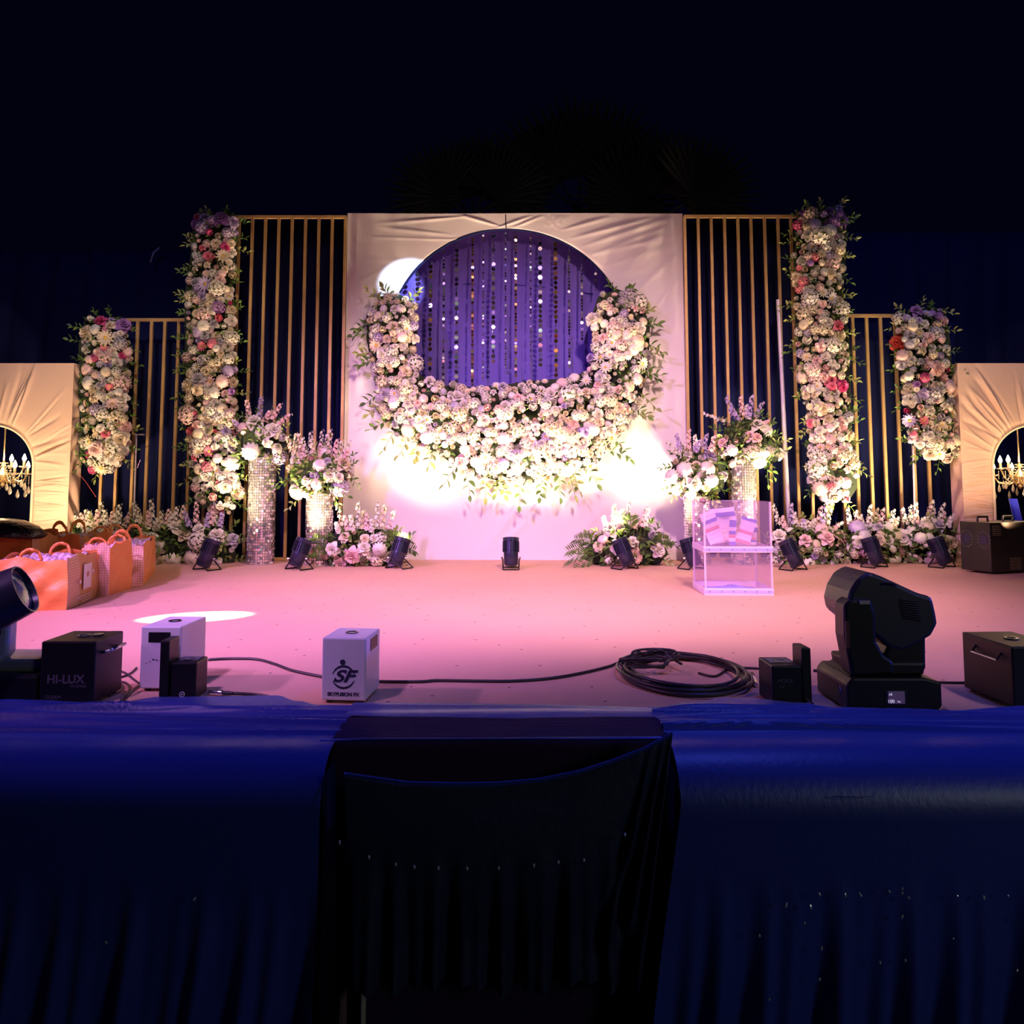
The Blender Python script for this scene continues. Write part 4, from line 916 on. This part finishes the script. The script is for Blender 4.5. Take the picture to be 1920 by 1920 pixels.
for sx in (-1, 1):
    for sy in (-1, 1):
        m = MB(); m.box((sx*(W/2-.01), sy*(D_/2-.01), HB/2+.01), (.014, .014, HB-.02)); m.build('corner_post', mat('acrylic_post', (.85, .68, .78), .25, alpha=.55), BX)
m = MB(); m.lathe([(.0, 0), (.022, .005), (.026, .02), (.015, .035), (.0, .04)], 10, Matrix.Translation((-W/2+.0, -D_/2, HB-.01))); tag(m.build('corner_tape', mat('brown_tape', (.3, .18, .2), .6), BX, smooth=True), 'brown tape wad on the corner')
M_pw = mat('slip_white', (.78, .66, .80), .7); M_pp = mat('slip_purple', (.24, .18, .62), .6); M_pr = mat('slip_pink', (.66, .28, .38), .6)
def slip(label, x, y, w_, h_, tz, lean, bands):
    r0 = BX.matrix_basis @ Vector((x, y, HM+.006)); r = thing('paper_slip', label, 'paper', r0, rz+tz, 'striped paper slips in the clear box')
    Q = Matrix.Rotation(lean, 4, 'Y'); n = 8; z0 = abs(sin(lean))*w_/2
    m = MB()
    for k in range(n):
        m.mi = bands[k % len(bands)]; a, b_ = h_*k/n, h_*(k+1)/n
        m.add([(-w_/2, .012*sin(a*20), z0+a), (w_/2, .012*sin(a*20+.6), z0+a), (w_/2, .012*sin(b_*20+.6), z0+b_), (-w_/2, .012*sin(b_*20), z0+b_)], [(0, 1, 2, 3)], Q)
    o = m.build('sheet', [M_pw, M_pp, M_pr], r); s_ = o.modifiers.new('s', 'SOLIDIFY'); s_.thickness = .0015
slip('wide white slip with violet band leaning left in the clear box', -.10, -.02, .12, .25, .15, -.36, [0, 0, 0, 2, 0, 1, 0, 0])
slip('narrow violet and pink banded slip standing in the clear box middle', .0, -.05, .05, .22, 0, .03, [1, 0, 2, 1, 0, 1, 1, 0])
slip('white slip with pink band leaning right in the clear box', .075, -.03, .11, .20, -.1, .30, [2, 0, 0, 2, 0, 0, 0, 1])
slip('short slip with violet top band at the right in the clear box', .15, .0, .09, .15, .1, .1, [0, 1, 2, 0, 0, 1, 1, 0])
slip('tall pale slip at the back of the clear box', -.02, .10, .20, .27, .05, -.1, [0, 0, 0, 0, 0, 0, 1, 0])
slip('low folded pink slip at the left in the clear box', -.15, .05, .09, .12, .3, .3, [0, 0, 2, 0, 1, 0, 0, 0])
m = MB(); rb = random.Random(2)
def crump(u, v):
    return (-W/2+.05+(W-.12)*u, -D_/2+.07+(D_-.2)*v, .016+.035*abs(sin(u*9+v*5))*sin(pi*u)*sin(pi*v)+.008*sin(u*31+v*17)**2)
m.grid(crump, 26, 14); o = m.build('crumpled_cloth', mat('lilac_blue_cloth', (.30, .32, .85), .4), smooth=True, loc=BX.location); o.rotation_euler = (0, 0, rz); tag(o, 'crumpled blue plastic sheet on the floor of the clear box', 'cloth')

# ================================================================ black heater box at far right
A1, B1 = fl(1803, 1071), fl(1860, 1078); dv = B1-A1; rz = atan2(dv.y, dv.x); wf = dv.length; Hs = at(1858, 980, B1.y).z
dd = .62; cc = A1 + Vector((cos(rz), sin(rz), 0))*wf/2 + Vector((-sin(rz), cos(rz), 0))*dd/2
HT = thing('fog_machine', 'black fog machine box with two top handles at far right', 'fog machine', cc, rz)
m = MB(); m.box((0, 0, Hs/2+.01), (wf, dd, Hs-.02)); m.build('cabinet', mat('cabinet_black', (.014, .012, .012), .38, var=(3, .6, (.03, .025, .015))), HT, bevel=.006)
for k, s_ in enumerate((-1, 1)):
    m = MB(); xx = .09*s_; 
    for i in range(16):
        a = 2*pi*i/16; m.box((xx+.062*cos(a), -dd/2-.001, Hs*.66+.075*sin(a)), (.009, .003, .009))
    m.build('fan_grille', mat('grille_grey', (.16, .13, .18), .4), HT)
    m = MB(); m.lathe([(.045, 0), (.045, .003)], 24, Matrix.Translation((xx, -dd/2, Hs*.66)) @ Matrix.Rotation(pi/2, 4, 'X')); m.build('fan_hub', M_ink, HT)
m = MB()
for k in range(6): m.box((wf/2+.001, -dd/2+.08, Hs*.93-k*.016), (.003, .10, .004))
for k in range(8): m.box((wf/2+.001, -dd/2+.30, Hs*.30-k*.014), (.003, .14, .004))
m.build('vent_slots', mat('slot_lit', (.35, .27, .15), .4), HT)
for s_ in (-.2, .12):
    m = MB(); m.tube([(0, s_-.07, Hs), (0, s_-.065, Hs+.045), (0, s_+.055, Hs+.045), (0, s_+.06, Hs)], .010, 8); m.build('top_handle', M_black, HT, bevel=0)
m = MB(); a = at(1892, 935, 7.9); m.grid(lambda u, v: (a.x+.07*u+.12*(1-v)+.01*sin(u*12), 7.9+.04*sin(u*6.3), .02+(a.z-.02)*v), 14, 12); tag(m.build('hanging_cloth', M_blue, world=True, loc=(a.x, 7.9, 0), smooth=True), 'shiny royal blue cloth hanging in the right cream arch', 'cloth')

# ================================================================ orange bags
def print_mat(nm, ax_, lim):
    m = mat(nm, (.58, .29, .10), .5); nt = m.node_tree; b = nt.nodes['Principled BSDF']
    tc = nt.nodes.new('ShaderNodeTexCoord'); mp = nt.nodes.new('ShaderNodeMapping'); k_ = ax_ == 'Y'; mp.vector_type = 'TEXTURE'; mp.inputs['Rotation'].default_value = (pi/4, 0, 0) if k_ else (0, pi/4, 0); mp.inputs['Scale'].default_value = (1e4, .013, .013) if k_ else (.013, 1e4, .013)
    ck = nt.nodes.new('ShaderNodeTexChecker'); ck.inputs['Scale'].default_value = 1; ck.inputs[1].default_value = (.60, .30, .16, 1); ck.inputs[2].default_value = (.72, .50, .42, 1)
    sx = nt.nodes.new('ShaderNodeSeparateXYZ'); nt.links.new(tc.outputs['Object'], sx.inputs[0]); gt = nt.nodes.new('ShaderNodeMath'); gt.operation = 'LESS_THAN'; gt.inputs[1].default_value = lim; nt.links.new(sx.outputs[ax_], gt.inputs[0])
    mx = nt.nodes.new('ShaderNodeMix'); mx.data_type = 'RGBA'; nt.links.new(tc.outputs['Object'], mp.inputs[0]); nt.links.new(mp.outputs[0], ck.inputs[0]); nt.links.new(gt.outputs[0], mx.inputs[0]); mx.inputs[6].default_value = (.60, .30, .10, 1); nt.links.new(ck.outputs[0], mx.inputs[7]); nt.links.new(mx.outputs[2], b.inputs['Base Color'])
    return m
M_pb = print_mat('printed_bag_side', 'Y', -.10); M_pb2 = print_mat('printed_bag_front', 'X', 9)
def bag(label, corner, rz, w_, d_, h, printed=True, hh=.10, seed=1, lab=True, handles=True, mouth=1.0, fprint=False):
    """corner = near right bottom corner on the stage; the printed face is +x"""
    c_, s_ = cos(rz), sin(rz); ctr = Vector(corner) + Vector((-w_/2*c_ - d_/2*s_, -w_/2*s_ + d_/2*c_, 0)); rb = random.Random(seed); ph = [rb.uniform(0, 6) for _ in range(8)]
    r = thing('shopping_bag', label, 'bag', ctr, rz, 'orange carrier bags at stage left')
    def side(x0, y0, x1, y1, nx, ny, amp, mtl, name):
        def fn(u, v):
            x = x0+(x1-x0)*u; y = y0+(y1-y0)*u; sl = 1-.06*(v)*mouth+.05*sin(pi*v); z = h*v*(1+.05*sin(u*pi+ph[0]))
            e = sin(pi*u)**.5 if 0 < u < 1 else 0; e2 = (1-v*.2)
            dsp = amp*e*(sin(7*u+9*v+ph[1])+.7*sin(15*u-11*v+ph[2])+.5*abs(sin(19*v+6*u+ph[3])))*(.3+.7*sin(pi*min(1, v*1.05)))
            z += 0 if v < .05 else .010*sin(12*u+ph[4])*(v > .9)
            return (x*sl+nx*dsp, y*sl+ny*dsp, z)
        m = MB(); m.grid(fn, 18, 16); return m
    a, b = w_/2, d_/2
    m = side(-a, -b, a, -b, 0, -1, .016, None, ''); m2 = side(a, b, -a, b, 0, 1, .012, None, ''); m3 = side(-a, b, -a, -b, -1, 0, .012, None, '')
    bm_ = MB()
    if fprint: m.build('printed_side', M_pb2, r, smooth=True)
    for q in ((m2, m3) if fprint else (m, m2, m3)): bm_.add(q.v, q.f)
    bm_.box((0, 0, .004), (w_*.98, d_*.98, .006)); o = bm_.build('bag_body', M_orange, r, smooth=True)
    sd = side(a, -b, a, b, 1, 0, .005, None, ''); sd.build('printed_side' if printed else 'side_panel', M_pb if printed else M_orange, r, smooth=True)
    m = MB(); m.grid(lambda u, v: ((u-.5)*w_*.86, (v-.5)*d_*.86, h*.95+.022*sin(u*17+ph[5])*sin(v*13+ph[6])+.012*sin(u*41)*sin(v*37)), 24, 20); tag(m.build('packed_contents', M_tissue, r), 'pale wrapped contents in the open top')
    if lab and printed:
        m = MB(); m.box((a*1.018+.012, .02, h*.56), (.003, d_*.24, h*.52)); tag(m.build('label_panel', M_whitelab, r), 'white printed panel')
        m = MB(); m.box((a*1.018+.0145, .02, h*.60), (.002, d_*.06, h*.10)); m.build('panel_emblem', mat('emblem', (.55, .25, .2), .5), r)
        m = MB()
        for yy, zz_ in ((-d_*.19, h*.48), (d_*.21, h*.62)): m.lathe([(.014, 0), (.014, .003)], 14, Matrix.Translation((a*1.018+.011, yy, zz_)) @ Matrix.Rotation(pi/2, 4, 'Y'))
        for k in range(3): m.box((a*1.015+.011, -.02+k*.02, h*.17-k*.018), (.002, d_*(.5-.1*k), .004))
        m.build('small_marks', M_whitelab, r)
    if handles:
        for s2 in (-1, 1):
            m = MB(); n = 16; vs = []
            for i in range(n+1):
                t = i/n; an = pi*t; cx_, cz_ = -.075*cos(an), hh*sin(an)**.8; y = s2*(b*.80)+.03*sin(an)*s2*rb.uniform(.2, 1)
                dx = -.075*cos(an)*.75
                vs += [(cx_, y, h*.93+cz_), (dx, y+.004, h*.93+cz_*.78)]
            m.add(vs, [(2*i, 2*i+1, 2*i+3, 2*i+2) for i in range(n)]); o = m.build('handle', M_orange, r, smooth=True); q = o.modifiers.new('s', 'SOLIDIFY'); q.thickness = .003
    return r
def bag_px(label, c0, c1_, w_, ytop, **k):
    A_, B_ = fl(*c0), fl(*c1_); d = B_-A_; rz = atan2(-d.x, d.y); h = at(c0[0], ytop, A_.y).z
    return bag(label, A_, rz, w_, d.length, h, **k)
bag_px('front orange bag with white label, nearest the camera at left', (124, 1144), (184, 1117), .50, 1050, seed=1, hh=.10)
bag_px('orange bag with plain side directly behind the front labelled bag', (203, 1117), (246, 1104), .22, 1024, seed=2, printed=False, fprint=True, hh=.09)
bag_px('orange bag at the right end of the row nearest the flowers', (268, 1098), (290, 1072), .36, 1022, seed=3, hh=.15, printed=False, fprint=True)
bag('orange bag behind the left end of the front bag', fl(40, 1100)+Vector((0, .12, 0)), .05, .60, .45, .40, seed=4, hh=.10, lab=False)
bag('orange bag behind the middle of the row beside the cream arch', fl(118, 1090)+Vector((0, .24, 0)), .0, .40, .36, .37, seed=5, hh=.15, lab=False)
bag('orange bag in the back row just left of the end bag', fl(176, 1084)+Vector((0, .30, 0)), .0, .24, .30, .37, seed=6, hh=.09, lab=False)
m = MB(); p = at(20, 992, 6.6); m.lathe([(.002, .10), (.10, .095), (.2, .06), (.27, 0), (.25, -.02)], 28, Matrix.Translation((p.x, p.y, p.z-.02)) @ Matrix.Rotation(.15, 4, 'Y'), cap=False)
tag(m.build('platter_cover', mat('dark_gloss_wrap', (.03, .03, .04), .12, .6, bump=(20, .6)), world=True, loc=tuple(p), smooth=True), 'dark shiny wrapped platter resting on the bags at far left', 'platter')

# ================================================================ blue draped front of the stage
rdp = random.Random(17)
_b = MB(); _b.lathe([(.0001, .003), (.0035, .0015), (.0045, 0)], 8, cap=False); SEQ = _b.mesh('sequin', mat('sequin', (.65, .7, .8), .25, .5))
def front_cloth(label, X0, X1, edgeL=None, edgeR=None, seed=0):
    rq = random.Random(seed); ph = [rq.uniform(0, 6) for _ in range(10)]
    Yb, Yf = 3.07, 2.44; Rr = .17; zb = -1.18
    segs = []; 
    L1 = Yb-(Yf+Rr); L2 = Rr*pi/2; L3 = -(zb+Rr); T = L1+L2+L3
    lines = [(rq.uniform(2.72, 3.02), rq.uniform(-.12, .12), rq.uniform(.008, .018), rq.uniform(.008, .018), rq.uniform(X0, X1), rq.uniform(.4, 1.2)) for _ in range(24)]
    def fn(u, v):
        s_ = T*v; 
        xa = X0+(X1-X0)*u
        if s_ < L1: y, z, ny, nz = Yf+Rr+(Ybx(xa)-Yf-Rr)*(1-s_/L1), 0.008, 0, 1
        elif s_ < L1+L2: a = (s_-L1)/Rr; y, z, ny, nz = Yf+Rr-Rr*sin(a), .008-Rr+Rr*cos(a), -sin(a), cos(a)
        else: y, z, ny, nz = Yf, .008-Rr-(s_-L1-L2), -1, 0
        x = xa
        if edgeL: x = X0l(z) + (X1-X0l(z))*u if edgeL == 1 else x
        if edgeR: x = X0 + (X1r(z)-X0)*u
        d = 0
        dt = 0
        if nz > .02:
            for (yl, sl, w_, am, xc, xw) in lines:
                q = (y-(yl+sl*(x-xc)*.35))/w_
                d += am*math.exp(-q*q)*math.exp(-((x-xc)/xw)**2)*min(1, v*T*12)
            dt = d + .005*sin(x*2.1+ph[0])+.010
            if v == 0: dt = -.012
        if True:
            f = max(0, min(1, (-z-.30)/.5)); x2 = x+.02*sin(z*5)
            df = f*(.026*sin(x2*34+ph[3])+.020*sin(x2*57+ph[4]+z)+.012*sin(x2*91+ph[5])) + .012*sin(x*3+ph[6])*min(1, -z*2)
        d = dt*nz+df*(1-nz)
        return (x, y+ny*d, z+nz*d)
    m = MB(); m.grid(lambda u, v: fn(u, (v/.62)*((L1+L2)/T) if v < .62 else (L1+L2)/T+(v-.62)/.38*(1-(L1+L2)/T)), 280, 150)
    r = thing('stage_skirt', label, 'stage cloth', ((X0+X1)/2, Yf, zb), 0, 'blue cloths over the stage edge')
    m.build('cloth', M_skirt, r, world=True, smooth=True)
    o0 = root_loc(r)
    for k in range(46 if seed == 2 else 9):
        x = rq.uniform(X0+.1, X1-.1) if seed != 2 else rq.uniform(.62, 1.75); z = -.30-.55*rq.random()**.8 if rq.random() > .35 else -.335+rq.uniform(-.02, .02)
        inst('sequin', SEQ, r, Vector((x, Yf-.045, z))-o0, Euler((pi/2+rq.uniform(-.5, .5), rq.uniform(-.6, .6), 0)), (.8, rq.uniform(.8, 1.8), 1))
    if seed == 2:
        m = MB(); m.tube([(.94, Yf-.012, -.075), (1.0, Yf-.03, -.07), (1.06, Yf-.012, -.075)], .0012, 6); m.build('tear', M_steel, r, world=True)
    return r
EB = [(fl(a, b).x, fl(a, b).y) for a, b in [(-300, 1326), (0, 1326), (72, 1328), (200, 1327), (300, 1312), (520, 1309), (560, 1320), (600, 1328), (745, 1330), (1000, 1331), (1230, 1335), (1300, 1326), (1360, 1318), (1420, 1321), (1500, 1328), (1560, 1337), (1770, 1343), (1920, 1333), (2300, 1330)]]
def Ybx(x):
    if x <= EB[0][0]: return EB[0][1]
    for (a, b), (c_, d) in zip(EB, EB[1:]):
        if x <= c_: t = (x-a)/(c_-a); t = t*t*(3-2*t); return b+(d-b)*t
    return EB[-1][1]
M_skirt = mat('skirt_cloth', (.018, .030, .26), .42, sheen=.1, spec=.45, bump=(60, .08, (1, 1, .4)))
xr_blk = lambda z: at(1275, 1400, 2.44).x
def X0l(z): return at(1278, 1500, 2.44).x - (.0 if z > -.1 else .07*min(1, (-z-.1)/.7)*1.5)
def X1r(z): return at(600, 1500, 2.44).x
front_cloth('royal blue cloth draped over the left front of the stage', -3.2, X1r(0), edgeR=1, seed=1)
front_cloth('royal blue cloth with sequins draped over the right front of the stage', X0l(0), 3.2, edgeL=1, seed=2)
# middle recess
xa, xb = X1r(0), X0l(0)
M_sheer = mat('sheer_black_cloth', (.030, .014, .05), .9, spec=.05, bump=(30, .25, (.4, 2, 2)))
m = MB(); m.grid(lambda u, v: (xa-.02+(xb-xa+.06)*u, Ybx(xa+(xb-xa)*u)-.18*v, .026+.004*sin(v*9+u*3)-.02*(v<.01)), 60, 8)
tag(m.build('edge_cloth', M_skirt, world=True, loc=((xa+xb)/2, 2.95, 0), smooth=True), 'narrow blue cloth strip along the stage edge above the recess', 'stage cloth')
def strip(u, v):
    x = xa-.01+(xb-xa+.02)*u
    if v < .45: t = v/.45; return (x, 2.87-.23*t, .024+.002*sin(u*9+v*9))
    t = (v-.45)/.55; return (x, 2.64-.01*t+.010*sin(u*16)*t, .022-.96*t)
m = MB(); m.grid(strip, 80, 40)
tag(m.build('step_cloth', M_sheer, world=True, loc=((xa+xb)/2, 2.7, -.9), smooth=True), 'dark purple sheer cloth folded over the step in the middle recess', 'stage cloth')
m = MB(); m.tube([at(600, 1388, 2.62), at(700, 1386, 2.62), at(960, 1385, 2.62), at(1240, 1383, 2.62)], .0035, 6)
tag(m.build('blue_piping', M_skirt, world=True, loc=tuple(at(960, 1388, 2.62)), smooth=True), 'thin blue piping along the fold of the recess cloth', 'trim')
rim_px = [(645, 1450), (700, 1458), (765, 1467), (850, 1469), (930, 1468), (1010, 1461), (1085, 1446), (1150, 1425), (1205, 1404), (1240, 1386), (1262, 1372)]
def rimp(u):
    t = u*(len(rim_px)-1); i = min(int(t), len(rim_px)-2); f = t-i; return rim_px[i][0]*(1-f)+rim_px[i+1][0]*f, rim_px[i][1]*(1-f)+rim_px[i+1][1]*f
def swag(u, v):
    rx, ry = rimp(u); Yd = 2.50; top = at(rx, ry, Yd)
    bx = at(665+(1195-665)*u, 1850+10*sin(u*14), Yd); x = top.x*(1-v)+bx.x*v; z = top.z*(1-v)+bx.z*v
    f = max(0, (v-.3)/.7)
    y = Yd-.05*sin(pi*u)*sin(pi*min(1, v*1.3)) + f*(.026*sin(x*60)+.018*sin(x*97+1)+.014*sin(x*38+2)) + .01*(v == 0)
    if u > .8: y += .02*sin((u-.8)*90)*sin(pi*v)
    return (x, y, z)
sw = thing('swag_drape', 'dark swagged drape hanging across the middle recess of the stage front', 'stage cloth', (0, 2.5, -.75))
m = MB(); m.grid(swag, 200, 60); o = m.build('cloth', M_darkblue, sw, world=True, smooth=True)
m = MB(); m.tube([at(*rimp(i/60), 2.497) for i in range(61)], .0038, 8); m.build('hem', M_skirt, sw, world=True, smooth=True)
for px, py in ((637, 1580), (692, 1608), (742, 1621), (777, 1626), (822, 1628), (876, 1629), (935, 1628), (1001, 1623), (1047, 1617), (1095, 1613), (1172, 1565)):
    inst('sequin', SEQ, sw, at(px, py, 2.425)-root_loc(sw), Euler((pi/2, 0, 0)), (.8, 1.4, 1))
# dark inner sides of the recess and its legs
for X, lab in ((xa, 'left'), (xb-.0, 'right')):
    m = MB(); s_ = 1 if lab == 'left' else -1
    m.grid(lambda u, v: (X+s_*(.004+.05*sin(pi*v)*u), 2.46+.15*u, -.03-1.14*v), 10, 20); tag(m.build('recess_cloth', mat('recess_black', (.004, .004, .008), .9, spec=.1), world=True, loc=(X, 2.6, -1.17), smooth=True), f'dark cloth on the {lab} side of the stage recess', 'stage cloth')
STP = thing('step_platform', 'low step platform with thin legs hidden behind the swagged drape', 'platform', (0, 2.75, -1.2))
m = MB(); m.box((0, 2.78, -.26), (xb-xa-.2, .16, .03)); m.build('board', mat('timber', (.2, .12, .06), .8), STP, world=True)
def leg(px, w_, col, lab, Y=2.60):
    a = at(px, 1850, Y); m = MB(); m.box((a.x, Y, -.74), (w_, .04, .92)); tag(m.build('leg', col, STP, world=True, bevel=.003), lab)
leg(682, .010, mat('grey_metal', (.35, .33, .32), .5), 'thin grey metal leg')
leg(1196, .03, mat('red_wood', (.35, .10, .07), .6), 'reddish wooden leg')
leg(640, .03, mat('brown_wood', (.12, .07, .08), .7), 'dark brown leg')

# ================================================================ fan palms behind, far away
def fan_palm(label, px, py, R_px, Y, seed):
    c = at(px, py, Y); Rr = R_px/1500*Y; rp = random.Random(seed); r = thing('fan_palm', label, 'palm tree', (c.x, c.y, -1.2), 0, 'fan palms behind the stage')
    m = MB(); m.tube([(c.x, c.y, -1.2), (c.x+.05, c.y, c.z*.5), (c.x, c.y, c.z)], [.2, .17, .14], 12); m.build('trunk', mat('bark', (.08, .06, .05), .9, bump=(30, .5)), r, world=True, smooth=True)
    for k in range(5):
        a0 = pi/2 + (k-2)*.55; h = c + Vector((cos(a0), 0, sin(a0)))*Rr*.30 + Vector((0, rp.uniform(-.4, .4), 0)); m = MB(); n = 30
        m.tube([c, h], .02, 6)
        for i in range(n):
            a = a0 + (i/(n-1)-.5)*3.6; L = Rr*.70*(1-.12*abs(i/(n-1)-.5)*2)*rp.uniform(.95, 1.03); d = Vector((cos(a), -.08+.04*(i % 2), sin(a))); s_ = Vector((-sin(a), 0, cos(a)))
            w_ = L*.045; p0 = h; p1 = h+d*L*.6; p2 = h+d*L
            m.add([p0, p1-s_*w_, p1+Vector((0, .03, 0)), p1+s_*w_, p2], [(0, 1, 2), (0, 2, 3), (1, 4, 2), (2, 4, 3)])
        m.build('fan_leaf', mat('palm_leaf', (.10, .075, .07), .6), r, world=True)
fan_palm('dim fan palm rising above the left of the white backdrop', 885, 410, 175, 12.9, 1)
fan_palm('tallest dim fan palm rising above the middle of the white backdrop', 1085, 395, 225, 15.2, 2)
fan_palm('dim fan palm rising above the right of the white backdrop', 1245, 405, 195, 14.0, 3)
m = MB(); a, b = at(282, 492, 9.7), at(300, 464, 9.7); m.tube([a, (a+b)/2+Vector((-.02, 0, .03)), b], .012, 6); tag(m.build('hanging_strap', mat('strap_grey', (.3, .28, .34), .6), back_l, world=True, smooth=True), 'small grey strap end')
